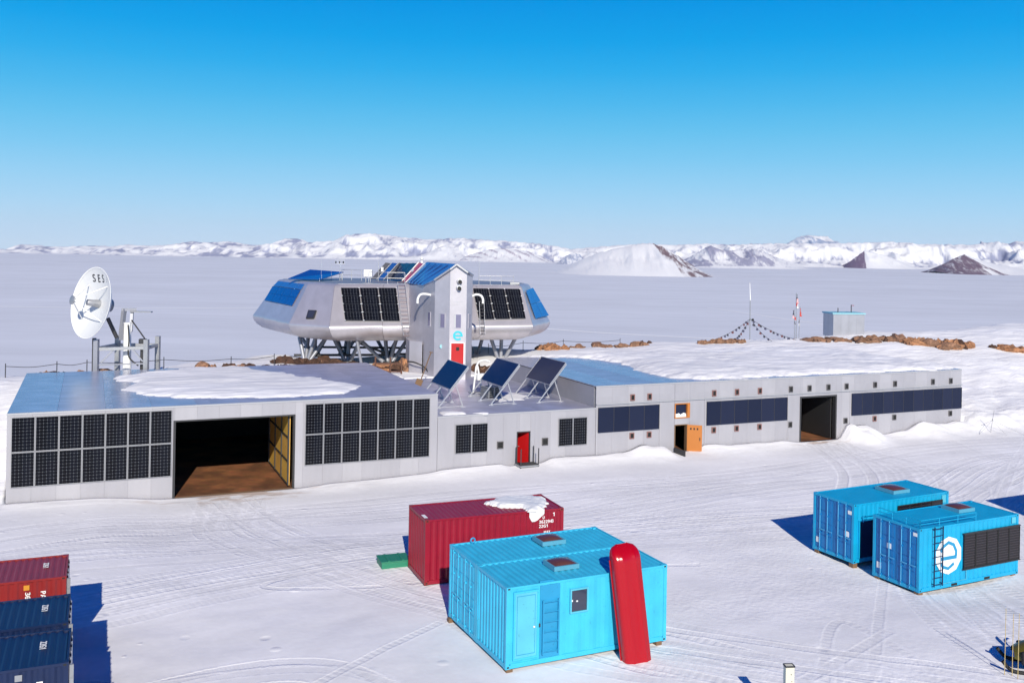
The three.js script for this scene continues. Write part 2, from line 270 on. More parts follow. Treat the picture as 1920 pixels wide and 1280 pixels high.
mountain('mountain_range', FAR, 7200, 850, 900, -92, (x, t, n, rg) => n * 0.66 + (0.62 - rg) * 0.5 + 0.14 - (x > 300 && x < 3300 ? 0.12 : 0.0) - (x > -700 && x < -100 ? 0.05 : 0) - (t < -0.75 ? 0.14 : 0), { nx: 1100, nt: 76, iso: 1, rock: [0.25, 0.27, 0.4], freq: 1 / 230, rough: 1.5 });  // blue rock tone carries the haze and shading of the far slopes
mountain('domed_peak', [[3030, 51], [3150, 144], [3252, 212], [3348, 232], [3591, 224], [3665, 165], [3757, 64]], 11000, 700, 600, 40, (x, t, n, rg) => n * 0.5 + rg * 0.5 - (t > -0.35 ? 0.18 : -0.05), { rock: [0.3, 0.36, 0.5], freq: 1 / 120, warp: 0.4, nx: 120 });  // distance haze is mixed into this blue rock colour
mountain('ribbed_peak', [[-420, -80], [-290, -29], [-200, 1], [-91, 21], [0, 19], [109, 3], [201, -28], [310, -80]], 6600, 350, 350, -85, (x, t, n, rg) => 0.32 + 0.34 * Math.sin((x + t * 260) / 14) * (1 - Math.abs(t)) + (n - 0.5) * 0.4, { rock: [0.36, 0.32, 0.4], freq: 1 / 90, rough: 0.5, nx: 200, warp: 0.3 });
mountain('rocky_peak', [[980, -62], [1017, -40], [1087, -1], [1156, 42], [1188, 58], [1230, 40], [1310, 28], [1390, 39], [1437, 59], [1476, 44], [1550, 10], [1631, -24], [1720, -66]], 5800, 420, 400, -70, (x, t, n, rg) => n * 0.5 + rg * 0.5 - 0.06 + (x > 1470 ? -0.12 : 0) + (t < -0.85 ? -0.2 : 0), { rock: [0.29, 0.29, 0.4], freq: 1 / 110, nx: 200, warp: 0.5 });  // bluish rock colour includes painted haze
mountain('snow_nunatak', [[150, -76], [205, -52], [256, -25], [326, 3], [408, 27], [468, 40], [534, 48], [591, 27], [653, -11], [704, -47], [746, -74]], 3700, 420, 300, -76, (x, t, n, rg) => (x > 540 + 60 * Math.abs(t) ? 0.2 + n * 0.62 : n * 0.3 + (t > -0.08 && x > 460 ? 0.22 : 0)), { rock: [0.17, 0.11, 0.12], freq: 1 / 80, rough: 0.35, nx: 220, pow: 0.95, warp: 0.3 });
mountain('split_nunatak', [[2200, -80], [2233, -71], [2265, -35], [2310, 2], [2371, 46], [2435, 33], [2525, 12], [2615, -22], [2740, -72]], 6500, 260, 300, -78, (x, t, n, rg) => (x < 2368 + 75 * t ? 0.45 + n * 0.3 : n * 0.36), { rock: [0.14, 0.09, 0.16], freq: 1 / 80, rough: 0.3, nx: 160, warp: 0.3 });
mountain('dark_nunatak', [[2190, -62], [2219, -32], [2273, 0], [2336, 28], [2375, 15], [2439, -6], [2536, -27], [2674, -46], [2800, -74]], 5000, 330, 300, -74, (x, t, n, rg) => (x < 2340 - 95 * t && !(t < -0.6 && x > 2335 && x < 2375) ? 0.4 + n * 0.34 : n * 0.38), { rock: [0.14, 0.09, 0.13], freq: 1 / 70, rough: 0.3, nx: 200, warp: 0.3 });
mountain('hazy_hill', [[262, -72], [282, -66], [331, -22], [380, -1], [424, -10], [447, -50], [462, -72]], 6000, 160, 160, -72, (x, t, n) => 0.34 + n * 0.36, { rock: [0.28, 0.32, 0.45], freq: 1 / 50, rough: 0.3, nx: 60, warp: 0.2 });  // blue rock tone holds the haze of distance
scene.fog = new THREE.FogExp2(0xe6eeff, 0.00002);
// ---------------------------------------------------------------- the long low buildings under the ridge
// solar modules: dark glass with a printed cell grid, in a thin aluminium frame
const cellTex = canvasTex(384, 640, (c, w, h) => {
  c.fillStyle = '#62656c'; c.fillRect(0, 0, w, h);
  const nx = 6, ny = 10, sx = w / nx, sy = h / ny, e = 8;
  for (let j = 0; j < ny; j++) for (let i = 0; i < nx; i++) {
    const k = (i * 7 + j * 5) % 5; c.fillStyle = ['#0b0d14', '#0c0f18', '#0a0b11', '#0d1019', '#0a0c13'][k];
    const x = i * sx + 0.9, y = j * sy + 0.9, a = sx - 1.8, b = sy - 1.8;
    c.beginPath(); c.moveTo(x + e, y); c.lineTo(x + a - e, y); c.lineTo(x + a, y + e); c.lineTo(x + a, y + b - e); c.lineTo(x + a - e, y + b); c.lineTo(x + e, y + b); c.lineTo(x, y + b - e); c.lineTo(x, y + e); c.closePath(); c.fill();
    c.fillStyle = 'rgba(120,125,135,0.16)'; c.fillRect(x + a * 0.33, y, 1, b); c.fillRect(x + a * 0.66, y, 1, b);
  }
});
M.cells = new THREE.MeshPhysicalMaterial({ map: cellTex, roughness: 0.25, metalness: 0.0, specularIntensity: 0.4 });
M.navy = [0, 1, 2].map(k => new THREE.MeshPhysicalMaterial({ color: col(0.008 + 0.002 * k, 0.013 + 0.002 * k, 0.036 + 0.004 * k), roughness: 0.22 + 0.04 * k, specularIntensity: 0.55 }));
M.moduleFrame = std({ color: col(0.36, 0.36, 0.38), metalness: 0.6, roughness: 0.5 });
M.floorBrown = std({ color: col(1, 1, 1), roughness: 0.75, map: dataTex(256, (i, j) => { const v = pf(i, j, 256, 5, 3, 5), s = pf(i, j, 256, 20, 60, 3), k = 0.6 + 0.8 * v; return [0.47 * k, 0.3 * k * (0.9 + 0.2 * s), 0.19 * k]; }, true, 0.22) });
M.plywood = [0, 1].map(k => std({ color: col(0.78 - 0.06 * k, 0.47 - 0.06 * k, 0.09), roughness: 0.6, map: grime }));
// roof sheets: smooth steel that mirrors the sky; the part towards the tower is rougher and duller
const waves = dataTex(512, (i, j) => 0.5 + 0.5 * (pf(i, j, 512, 5, 8, 3) - 0.5) + 0.35 * (pf(i * 0.25, j, 512, 32, 70, 2) - 0.5), false);
waves.repeat.set(0.10, 0.22);
const roofMottle = dataTex(256, (i, j) => { const v = 0.88 + 0.2 * (pf(i * 0.5, j, 256, 8, 4, 5) - 0.5); return [v, v, Math.min(1, v * 1.01)]; }, true, 0.2);
M.roofBright = [0, 1].map(k => std({ color: col(0.62, 0.63, 0.74), metalness: 0.52, roughness: 0.26 + 0.05 * k, bumpMap: waves, bumpScale: 0.012, map: roofMottle }));
M.roofDull = [0, 1].map(k => std({ color: col(0.58, 0.58, 0.7), metalness: 0.45, roughness: 0.4 + 0.06 * k, bumpMap: waves, bumpScale: 0.012, map: roofMottle }));

function solarModule(parent, x, y, z, w, h, mat, frameMat = M.moduleFrame, fr = 0.03) {
  const g = new THREE.BoxGeometry(w - 2 * fr, h - 2 * fr, 0.03); const s = part('solar_panel', g, mat, parent, [x, y, z]);
  const t = fr + 0.004;
  part('frame', join([box(w, t, 0.045, 0, h / 2 - t / 2, 0.004), box(w, t, 0.045, 0, -h / 2 + t / 2, 0.004), box(t, h - 2 * t, 0.045, -w / 2 + t / 2, 0, 0.004), box(t, h - 2 * t, 0.045, w / 2 - t / 2, 0, 0.004)]), frameMat, s);
  return s;
}
// split [u0,u1]x[y0,y1] into sheets between seams, leaving openings free
function sheets(u0, u1, y0, y1, step, holes) {
  const xs = new Set([u0, u1]); const n = Math.round((u1 - u0) / step); for (let i = 1; i < n; i++) xs.add(+(u0 + (u1 - u0) * i / n).toFixed(3)); for (const h of holes) { xs.add(h[0]); xs.add(h[1]); }
  const L = [...xs].filter(x => x >= u0 && x <= u1).sort((a, b) => a - b), out = [];
  for (let i = 0; i < L.length - 1; i++) {
    if (L[i + 1] - L[i] < 0.02) continue; const m = (L[i] + L[i + 1]) / 2; let segs = [[y0, y1]];
    for (const h of holes) if (m > h[0] && m < h[1]) segs = segs.flatMap(([a, b]) => h[3] <= a || h[2] >= b ? [[a, b]] : [[a, Math.max(a, h[2])], [Math.min(b, h[3]), b]]).filter(([a, b]) => b - a > 0.02);
    for (const [a, b] of segs) out.push([L[i], L[i + 1], a, b]);
  }
  return out;
}
function shell(o, u0, u1, H, D, holes, step, floorY, roofMat, sideMat) {
  const g = 0.006;
  sheets(u0, u1, -0.7, H - 0.09, step, holes).forEach(([a, b, c, d], i) => part('cladding_panel', lo(a + g / 2, b - g / 2, c, d, -0.03, 0), M.cladding[(i * 5 + ((i * i) % 3)) % 3], o));
  part('wall_core', join(sheets(u0 + 0.02, u1 - 0.02, -0.7, H - 0.3, 50, holes).map(([a, b, c, d]) => lo(a, b, c, d, -0.24, -0.033))), M.core, o);
  part('side_wall', lo(u0, u0 + 0.2, -0.7, H - 0.1, -D, -0.245), sideMat, o); part('side_wall', lo(u1 - 0.2, u1, -0.7, H - 0.1, -D, -0.245), sideMat, o);
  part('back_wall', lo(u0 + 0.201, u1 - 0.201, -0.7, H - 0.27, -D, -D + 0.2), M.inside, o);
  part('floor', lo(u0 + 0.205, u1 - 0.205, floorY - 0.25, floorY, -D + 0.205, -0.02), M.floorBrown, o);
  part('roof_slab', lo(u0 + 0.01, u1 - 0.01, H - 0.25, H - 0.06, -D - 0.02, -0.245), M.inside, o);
  part('fascia', lo(u0 - 0.01, u1 + 0.01, H - 0.085, H - 0.002, -0.1, 0.03), M.trim, o);
  const n = Math.round((u1 - u0) / 2.3);
  for (let i = 0; i < n; i++) { const a = u0 + (u1 - u0) * i / n, b = u0 + (u1 - u0) * (i + 1) / n; part('roof_sheet', lo(a + 0.004, b - 0.004, H - 0.055, H, -D - 0.03, -0.104), roofMat(i, n), o); }
}
const at0 = fw(0, 0);
// --- big garage on the left with its open hangar door
const garage = thing('garage_building', 'long low silver garage with wide open hangar door and two big walls of solar panels', 'building', [at0.x, 0, at0.z], TH);
shell(garage, 0, 23.2, 4.7, 16.6, [[8.05, 14.63, -0.7, 3.9]], 1.15, -0.29, (i, n) => i < 4 ? M.roofBright[i % 2] : M.roofDull[i % 2], M.cladding[0]);
for (const [u0, u1, y0, y1] of [[0.2, 7.98, 0.89, 4.5], [15.18, 22.7, 0.94, 4.47]])
  for (let r = 0; r < 2; r++) for (let c = 0; c < 7; c++) { const w = (u1 - u0) / 7, h = (y1 - y0) / 2; solarModule(garage, u0 + (c + 0.5) * w, y0 + (r + 0.5) * h, 0.045, w - 0.012, h - 0.012, M.cells); }
part('door_frame', join([lo(8.05, 8.17, -0.3, 3.9, -0.3, 0.012), lo(14.53, 14.64, -0.3, 3.9, -0.3, 0.012), lo(8.17, 14.53, 3.82, 3.9, -0.3, 0.012)]), M.darkSteel, garage);
part('threshold', lo(8.17, 14.53, -0.4, -0.27, -0.1, 0.08), M.timber, garage);
{ // hangar door leaf swung in against the right side
  const x = 14.38, leaf = part('door_leaf', lo(x, x + 0.05, -0.2, 3.82, -6.75, -0.35), M.plywood[1], garage); leaf.userData.label = 'yellow plywood hangar door leaf in a dark steel frame';
  const cols = [-6.72, -4.6, -2.5, -0.38], rows = [-0.17, 1.15, 2.5, 3.79];
  for (let i = 0; i < 3; i++) for (let j = 0; j < 3; j++) part('plywood_panel', lo(x - 0.025, x - 0.002, rows[j] + 0.03, rows[j + 1] - 0.03, cols[i] + 0.04, cols[i + 1] - 0.04), M.plywood[(i + j) % 2], leaf);
  for (const z of cols) part('frame_bar', lo(x - 0.09, x - 0.002, -0.2, 3.82, z - 0.045, z + 0.045), M.darkSteel, leaf);
  for (const y of rows) for (let i = 0; i < 3; i++) part('frame_bar', lo(x - 0.08, x - 0.002, y - 0.04, y + 0.04, cols[i] + 0.05, cols[i + 1] - 0.05), M.darkSteel, leaf);
}
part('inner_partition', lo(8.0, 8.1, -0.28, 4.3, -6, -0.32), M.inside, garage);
for (let i = 0; i < 5; i++) part('roof_beam', lo(0.25, 22.9, 4.1, 4.4, -3 * i - 2.3, -3 * i - 2), M.darkSteel, garage);

// --- low middle annex
const annex = thing('annex_building', 'low silver annex with red door between the garage and the workshop wing', 'building', [at0.x, 0, at0.z], TH);
shell(annex, 23.215, 34.06, 3.32, 16.6, [[28.47, 29.41, -0.05, 2.08]], 1.08, -0.05, i => M.roofDull[i % 2], M.cladding[1]);
for (const [u0, u1] of [[24.34, 26.49], [31.36, 33.43]]) for (let c = 0; c < 2; c++) { const w = (u1 - u0) / 2; solarModule(annex, u0 + (c + 0.5) * w, 1.875, 0.045, w - 0.012, 1.78, M.cells); }
function vent(o, u, y, w, h, fm, open = 0) {
  const f = part('vent', join([box(w, 0.05, 0.07, 0, h / 2 - 0.025, 0), box(w, 0.05, 0.07, 0, -h / 2 + 0.025, 0), box(0.05, h - 0.1, 0.07, -w / 2 + 0.025, 0, 0), box(0.05, h - 0.1, 0.07, w / 2 - 0.025, 0, 0)]), fm, o, [u, y, 0.036]);
  part('grille', box(w - 0.1, h - 0.1, 0.012, 0, 0, -0.02), M.black, f);
  for (let k = 0; k < 3; k++) part('louvre', box(w - 0.11, 0.018, 0.05, 0, (k - 1) * (h - 0.14) / 3, 0.004), M.darkSteel, f, [0, 0, 0]);
  return f;
}
const ventGrey = std({ color: col(0.09, 0.085, 0.09), roughness: 0.6 }), ventRed = std({ color: col(0.24, 0.12, 0.11), roughness: 0.7 });
vent(annex, 27.34, 1.33, 0.42, 0.44, ventGrey); vent(annex, 30.43, 1.35, 0.42, 0.46, ventGrey);
part('door_frame', join([lo(28.47, 28.53, -0.05, 2.08, -0.25, 0.02), lo(29.35, 29.41, -0.05, 2.08, -0.25, 0.02), lo(28.53, 29.35, 2.02, 2.08, -0.25, 0.02)]), M.darkSteel, annex);
{ const d = part('door', box(0.86, 2.0, 0.05, -0.43, 1.0, 0), M.redDoor, annex, [29.34, -0.02, -0.12], [0, -1.1, 0]); d.userData.label = 'red door standing ajar'; part('handle', box(0.12, 0.03, 0.06, -0.78, 1.02, 0.05), M.alu, d); }
// --- workshop wing on the right
const wing = thing('workshop_building', 'long silver workshop wing with dark blue panel strips, its roof half under snow', 'building', [at0.x, 0, at0.z], TH);
shell(wing, 34.075, 66.6, 4.72, 16.6, [[40.11, 41.31, 2.31, 3.27], [40.14, 41.14, -0.14, 1.85], [50.75, 54.08, 0.0, 3.27]], 1.2, 0.0, i => M.roofBright[i % 2], M.cladding[0]);
for (const [u0, u1, n] of [[34.22, 38.85, 4], [42.68, 49.54, 6], [55.49, 66.56, 11]]) {
  for (let c = 0; c < n; c++) { const w = (u1 - u0) / n; const s = part('collector_panel', new THREE.BoxGeometry(w - 0.018, 1.62, 0.07), M.navy[(c * 2 + n) % 3], wing, [u0 + (c + 0.5) * w, 2.49, 0.04]); part('seam', box(0.03, 1.62, 0.09, (w) / 2, 0, 0), M.darkSteel, s); }
}
part('ledge', lo(34.08, 66.62, 3.49, 3.55, -0.02, 0.11), M.trim, wing);
for (const u of [34.13, 38.98, 42.58, 49.66, 55.38]) part('cover_strip', lo(u - 0.04, u + 0.04, -0.3, 3.488, -0.02, 0.03), M.cladding[2], wing);
[36.8, 38.11, 43.28, 45.19, 47.15, 49.87, 51.55, 53.29, 54.99, 57.73, 59.7, 63.55, 65.43].forEach((u, i) => vent(wing, u, 3.86, 0.33, 0.42, i < 5 ? ventRed : ventGrey));
[36.79, 38.12, 43.29, 45.2, 47.16, 49.85, 54.94, 57.73, 59.68, 65.43].forEach((u, i) => vent(wing, u, 1.33, 0.34, 0.4, i < 5 || i === 7 ? ventRed : ventGrey));
{ // window with its wooden casing, and the orange plywood door below it
  const w = part('window', join([lo(40.11, 41.31, 2.29, 2.35, -0.2, 0.05), lo(40.11, 41.31, 3.23, 3.29, -0.2, 0.05), lo(40.11, 40.17, 2.35, 3.23, -0.2, 0.05), lo(41.1, 41.31, 2.35, 3.23, -0.2, 0.06)]), M.orangeWood, wing);
  part('pane', lo(40.17, 41.1, 2.35, 3.23, -0.14, -0.12), M.navy[2], w);
  part('ice_crust', gridGeo(14, 10, (s, t) => V(40.18 + s * 0.9, 2.35 + t * (0.12 + 0.2 * fbm(s * 6, 3, 3)), -0.1 + 0.05 * (1 - t))), M.white, w);
  part('door_frame', join([lo(40.12, 40.18, -0.13, 1.85, -0.25, 0.02), lo(41.08, 41.15, -0.13, 1.85, -0.25, 0.02), lo(40.18, 41.08, 1.8, 1.86, -0.25, 0.02)]), M.timber, wing);
  const d = part('door', box(1.0, 1.95, 0.06, 0.5, 0.9, 0), M.orangeWood, wing, [41.1, -0.05, 0.06], [0, -0.62, 0]); d.userData.label = 'orange plywood door standing open';
  for (let k = 0; k < 3; k++) part('sticker', box(0.1, 0.13, 0.004, 0.25 + k * 0.22, 1.62, 0.034), M.black, d);
  part('pull_handle', box(0.05, 0.2, 0.05, 0.86, 0.95, 0.05), M.darkSteel, d);
  part('door_frame', join([lo(50.72, 50.84, 0, 3.28, -0.3, 0.03), lo(53.98, 54.1, 0, 3.28, -0.3, 0.03), lo(50.84, 53.98, 3.17, 3.28, -0.3, 0.03)]), M.darkSteel, wing);
  part('door_leaf', lo(53.86, 53.93, 0.05, 3.1, -3.4, -0.35), M.darkSteel, wing);
  part('door_leaf', lo(50.9, 50.97, 0.05, 3.1, -3.2, -0.35), M.darkSteel, wing);
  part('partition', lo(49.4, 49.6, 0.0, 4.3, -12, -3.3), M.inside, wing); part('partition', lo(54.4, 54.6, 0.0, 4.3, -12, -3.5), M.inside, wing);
}
// --- steps in front of the two small doors
{
  const a = fw(28.96, -0.55), s = thing('door_platform', 'small steel grating platform with posts in front of the red door', 'platform', [a.x, -0.2, a.z], TH);
  part('deck', box(1.3, 0.08, 0.9, 0, 0.3, 0), M.galv, s);
  for (let k = 0; k < 7; k++) part('grating_bar', box(1.26, 0.03, 0.04, 0, 0.36, -0.36 + k * 0.12), M.darkSteel, s);
  for (const x of [-0.6, 0.6]) { part('post', box(0.05, 1.05, 0.05, x, 0.85, 0.4), M.darkSteel, s); part('leg', box(0.06, 0.3, 0.06, x, 0.12, 0.38), M.darkSteel, s); part('post', box(0.05, 1.05, 0.05, x, 0.85, -0.35), M.darkSteel, s); }
  const b = fw(40.7, -0.8), q = thing('door_steps', 'worn wooden step landing below the orange door, half sunk in snow', 'steps', [b.x, -0.35, b.z], TH);
  for (let k = 0; k < 8; k++) part('plank', box(1.35, 0.05, 0.15, 0.05 + 0.02 * (k % 3), 0.24 + 0.003 * (k % 2), -0.62 + k * 0.17), k % 3 ? M.galv : M.timber, q);
  part('side_board', box(0.06, 0.75, 1.3, -0.66, 0.35, 0), M.darkSteel, q); part('bearer', box(1.3, 0.2, 0.08, 0.05, 0.11, 0.55), M.timber, q);
}
// --- three tilted racks on the annex roof
M.rackGlass = new THREE.MeshPhysicalMaterial({ color: col(0.006, 0.012, 0.055), roughness: 0.2, specularIntensity: 0.45 });
function rack(u, w, label) {
  const a = fw(u, w), o = thing('solar_rack', label, 'solar rack', [a.x, 3.32, a.z], TH, 'tilted solar racks on the annex roof');
  const L = 3.9, c = Math.cos(0.88), s = Math.sin(0.88), P = (d, z, n = 0) => V(d * c - n * s, d * s + n * c, -z);
  for (const z of [0.02, 1.95, 3.88]) { part('rail', beam(P(0.05, z), P(3.25, z), 0.07, 0.07), M.alu, o); part('prop', beam(V(1.7, 0.02, -z), P(1.85, z, -0.06), 0.06, 0.06), M.alu, o); part('foot', box(0.3, 0.04, 0.18, 0.02, 0.02, -z), M.alu, o); part('foot', box(0.3, 0.04, 0.18, 1.7, 0.02, -z), M.alu, o); part('ground_tie', beam(V(0.1, 0.05, -z), V(1.65, 0.05, -z), 0.045, 0.045), M.alu, o); }
  for (let k = 0; k < 4; k++) { const z0 = k * L / 4 + 0.004, z1 = (k + 1) * L / 4 - 0.004; const m = part('solar_panel', plate([P(1.42, z1, 0.1), P(1.42, z0, 0.1), P(3.3, z0, 0.1), P(3.3, z1, 0.1)], 0.035), M.rackGlass, o);
    if (k % 3 === 0) { const z = k ? z1 : z0; part('edge_trim', beam(P(1.42, z, 0.09), P(3.3, z, 0.09), 0.035, 0.05), M.alu, m); } part('edge_trim', join([beam(P(1.42, z0, 0.09), P(1.42, z1, 0.09), 0.03, 0.05), beam(P(3.3, z0, 0.09), P(3.3, z1, 0.09), 0.03, 0.05)]), M.alu, m); }
  for (const d of [1.5, 3.2]) part('purlin', beam(P(d, -0.05, 0.045), P(d, L + 0.05, 0.045), 0.05, 0.05), M.alu, o);
}
rack(24.2, 2.85, 'tilted dark blue solar rack nearest the big garage roof'); rack(27.88, 3.0, 'middle one of the three tilted dark blue solar racks'); rack(31.3, 2.95, 'tilted dark blue solar rack beside the workshop wing wall');
// --- snow lying on the roofs
function snowPatch(label, poly, base, thick, s, soft = 1.3, cell = 0.16) {
  const x0 = Math.min(...poly.map(p => p[0])) - 1, x1 = Math.max(...poly.map(p => p[0])) + 1, y0 = Math.min(...poly.map(p => p[1])) - 1, y1 = Math.max(...poly.map(p => p[1])) + 1;
  const sd = (x, y) => { let d = 1e9, ins = false; for (let i = 0, j = poly.length - 1; i < poly.length; j = i++) { const [ax, ay] = poly[j], [bx, by] = poly[i], ex = bx - ax, ey = by - ay, t = Math.max(0, Math.min(1, ((x - ax) * ex + (y - ay) * ey) / (ex * ex + ey * ey))); d = Math.min(d, Math.hypot(x - ax - ex * t, y - ay - ey * t)); if ((ay > y) !== (by > y) && x < ex * (y - ay) / ey + ax) ins = !ins; } return ins ? d : -d; };
  const nx = Math.ceil((x1 - x0) / cell), ny = Math.ceil((y1 - y0) / cell), H = [], id = new Int32Array((nx + 1) * (ny + 1)).fill(-1), pos = [], uv = [], idx = [];
  for (let j = 0; j <= ny; j++) for (let i = 0; i <= nx; i++) { const x = x0 + i * cell, y = y0 + j * cell; const d = sd(x, y) + (fbm(x * 0.9 + s, y * 0.9, 4) - 0.5) * 1.6 + (vn(x * 4 + s, y * 4) - 0.5) * 0.25; H.push(d <= 0 ? -1 : thick * Math.min(1, Math.pow(d / soft, 0.6)) * (0.55 + 0.9 * fbm(x * 0.5 + s, y * 0.8 + 3, 4)) + 0.01); }
  const vtx = (i, j) => { const k = j * (nx + 1) + i; if (id[k] < 0) { id[k] = pos.length / 3; const p = fw(x0 + i * cell, y0 + j * cell, base + (H[k] < 0 ? -0.04 : H[k])); pos.push(p.x, p.y, p.z); uv.push((x0 + i * cell - U0) / SPAN * 1, (y0 + j * cell - W0) / SPAN); } return id[k]; };
  for (let j = 0; j < ny; j++) for (let i = 0; i < nx; i++) { const k = j * (nx + 1) + i; if (Math.max(H[k], H[k + 1], H[k + nx + 1], H[k + nx + 2]) < 0) continue; const a = vtx(i, j), b = vtx(i + 1, j), c = vtx(i, j + 1), d = vtx(i + 1, j + 1); idx.push(a, b, d, a, d, c); }
  const g = new THREE.BufferGeometry(); g.setAttribute('position', new THREE.Float32BufferAttribute(pos, 3)); g.setAttribute('uv', new THREE.Float32BufferAttribute(uv, 2)); g.setIndex(idx); g.computeVertexNormals();
  return solo('snow_patch', g, M.snow, label, 'snow');
}
snowPatch('broad ragged snow patch lying on the big garage roof', [[5.2, 13], [6.1, 10.6], [5.9, 6.8], [6.6, 4.0], [8.6, 2.6], [11.5, 1.7], [14, 1.3], [17.4, 1.4], [19.9, 4.4], [18.6, 6.9], [16.6, 10.4], [15.4, 13.2], [13.5, 16.2], [11, 16.6], [7.6, 15.2]], 4.7, 0.17, 3);
snowPatch('thick snow drift covering the roof of the workshop wing', [[36.2, 16.9], [38.6, 16.2], [40.8, 15.2], [42.2, 12.4], [42.3, 10.6], [41.3, 7.6], [41.0, 4.6], [41.5, 2.2], [42.4, 0.7], [46, 0.6], [52, 0.5], [58, 0.5], [66.8, 0.5], [67.6, 16.9]], 4.72, 0.3, 8, 1.6, 0.22);
snowPatch('small thin tongue of snow on the annex roof corner by the garage', [[23.6, 0.2], [26.2, 0.25], [25.0, 0.8], [23.8, 1.7]], 3.32, 0.1, 13, 0.6, 0.08);
snowPatch('trampled snow patch under the tilted solar racks', [[28.7, 3.8], [30.8, 4.2], [32, 6], [31.2, 8], [29.3, 7.4]], 3.32, 0.06, 21, 1.0, 0.12);
// ---------------------------------------------------------------- the raised station hull on its steel legs
const steelMap = dataTex(256, (i, j) => { const v = 0.9 + 0.1 * pf(i, j, 256, 6, 21, 4); return [v, v * 0.99, v]; }, true, 0.3);
M.hull = [0, 1].map(k => std({ color: col(0.64 + 0.03 * k, 0.62 + 0.03 * k, 0.645 + 0.03 * k), metalness: 0.55, roughness: 0.38, map: steelMap, bumpMap: brushed, bumpScale: 0.002 }));
M.blueArray = std({ color: col(0.012, 0.09, 0.34), roughness: 0.12, metalness: 0.4 });
M.blueSheet = std({ color: col(0.05, 0.2, 0.5), roughness: 0.2, metalness: 0.5 });
M.rung = std({ color: col(0.16, 0.11, 0.13), roughness: 0.5, metalness: 0.3 });
M.leg = std({ color: col(0.3, 0.31, 0.36), metalness: 0.4, roughness: 0.5 });
M.tower = [0, 1, 2].map(k => std({ color: col(0.56 + 0.02 * k, 0.55 + 0.02 * k, 0.59 + 0.02 * k), metalness: 0.4, roughness: 0.42, map: steelMap }));
M.glassDark = std({ color: col(0.07, 0.08, 0.12), roughness: 0.06, metalness: 0.5 });
M.glassPale = std({ color: col(0.22, 0.21, 0.32), roughness: 0.12, metalness: 0.2 });
M.cyan = std({ color: col(0.03, 0.5, 0.6), roughness: 0.5 });
M.maroon = std({ color: col(0.48, 0.008, 0.07), roughness: 0.35 });
const SB = V(-10, 3.6, -86);
const station = thing('station_building', 'large faceted silver station hull standing on angled steel legs', 'building', [SB.x, SB.y, SB.z]);
const rel = (o, b) => { o.position.set(-b.x, -b.y, -b.z); return o; };
const sp = (name, geo, m, parent = station) => { const o = part(name, geo, m, parent); if (parent === station) rel(o, SB); return o; };
const HW = [[-24.1, -90.23], [-18.63, -81.17], [-14.75, -78.67], [1.95, -83.37], [3.63, -88.64], [1.2, -97], [-8, -101.5], [-20, -99.5]];
const HT = [[-22.1, -91.6], [-17.7, -84.3], [-14.95, -81.8], [0.9, -86.3], [1.66, -91.2], [-0.5, -95.6], [-8.4, -99], [-18.8, -97.3]];
const HC = [-10.5, -90];
const ins = (p, d) => { const dx = HC[0] - p[0], dz = HC[1] - p[1], l = Math.hypot(dx, dz); return [p[0] + dx / l * d, p[1] + dz / l * d]; };
function hullPt(i, k) { // k-th ring of the profile
  const w = HW[i % 8], t = HT[i % 8], L = (f) => [mix(w[0], t[0], f), mix(w[1], t[1], f)];
  const R = [[ins(w, 4.2), 5.6], [ins(w, 2.6), 5.6], [ins(w, 1.6), 5.68], [ins(w, 0.95), 5.86], [ins(w, 0.45), 6.16], [ins(w, 0.14), 6.5], [w, 6.86], [L(0.03), 7.03], [L(0.08), 7.18], [L(0.2), 7.57], [L(0.5), 8.575], [L(0.92), 9.98], [L(0.98), 10.16], [ins(t, 0.15), 10.27], [ins(t, 0.5), 10.33]];
  const [p, y] = R[k]; return V(p[0], y, p[1]);
}
for (let i = 0; i < 8; i++) {
  const segs = i === 2 ? 4 : i === 1 || i === 4 ? 1 : 3;
  for (let s = 0; s < segs; s++) { const a = s / segs, b = (s + 1) / segs, e = 0.0006; sp('hull_panel', gridGeo(1, 14, (u, v) => { const k = Math.round(v * 14), f = mix(a + e, b - e, u); return hullPt(i, k).lerp(hullPt(i + 1, k), f); }, (u, v, p) => [p.x, p.y]), M.hull[(i + s) % 2]); }
}
{ const sh = new THREE.Shape(HT.map(p => ins(p, 0.48)).map(p => new THREE.Vector2(p[0], -p[1]))); const g = new THREE.ExtrudeGeometry(sh, { depth: 0.1, bevelEnabled: false }); g.rotateX(-Math.PI / 2); g.translate(0, 10.25, 0); sp('roof_deck', g, M.galv); }
{ const sh = new THREE.Shape(HW.map(p => ins(p, 3)).map(p => new THREE.Vector2(p[0], -p[1]))); const g = new THREE.ExtrudeGeometry(sh, { depth: 0.15, bevelEnabled: false }); g.rotateX(-Math.PI / 2); g.translate(0, 5.62, 0); sp('underside', g, M.galv); }
// window on the bevelled corner
const lift = (P, d) => { const n = P[1].clone().sub(P[0]).cross(P[3].clone().sub(P[0])).normalize(); return P.map(p => p.clone().addScaledVector(n, d)); };
{ const P = [[-17.03, 7.41, -80.62], [-16.31, 7.45, -80.2], [-16.18, 8.08, -80.76], [-16.97, 8.07, -81.25]].map(p => V(...p)); const o = sp('window', plate(lift(P, 0.12), 0.35), M.darkSteel); const c = P.reduce((a, p) => a.add(p), V(0, 0, 0)).multiplyScalar(0.25); part('pane', plate(lift(P.map(p => p.clone().lerp(c, 0.2)), 0.14), 0.02), M.glassDark, o); }
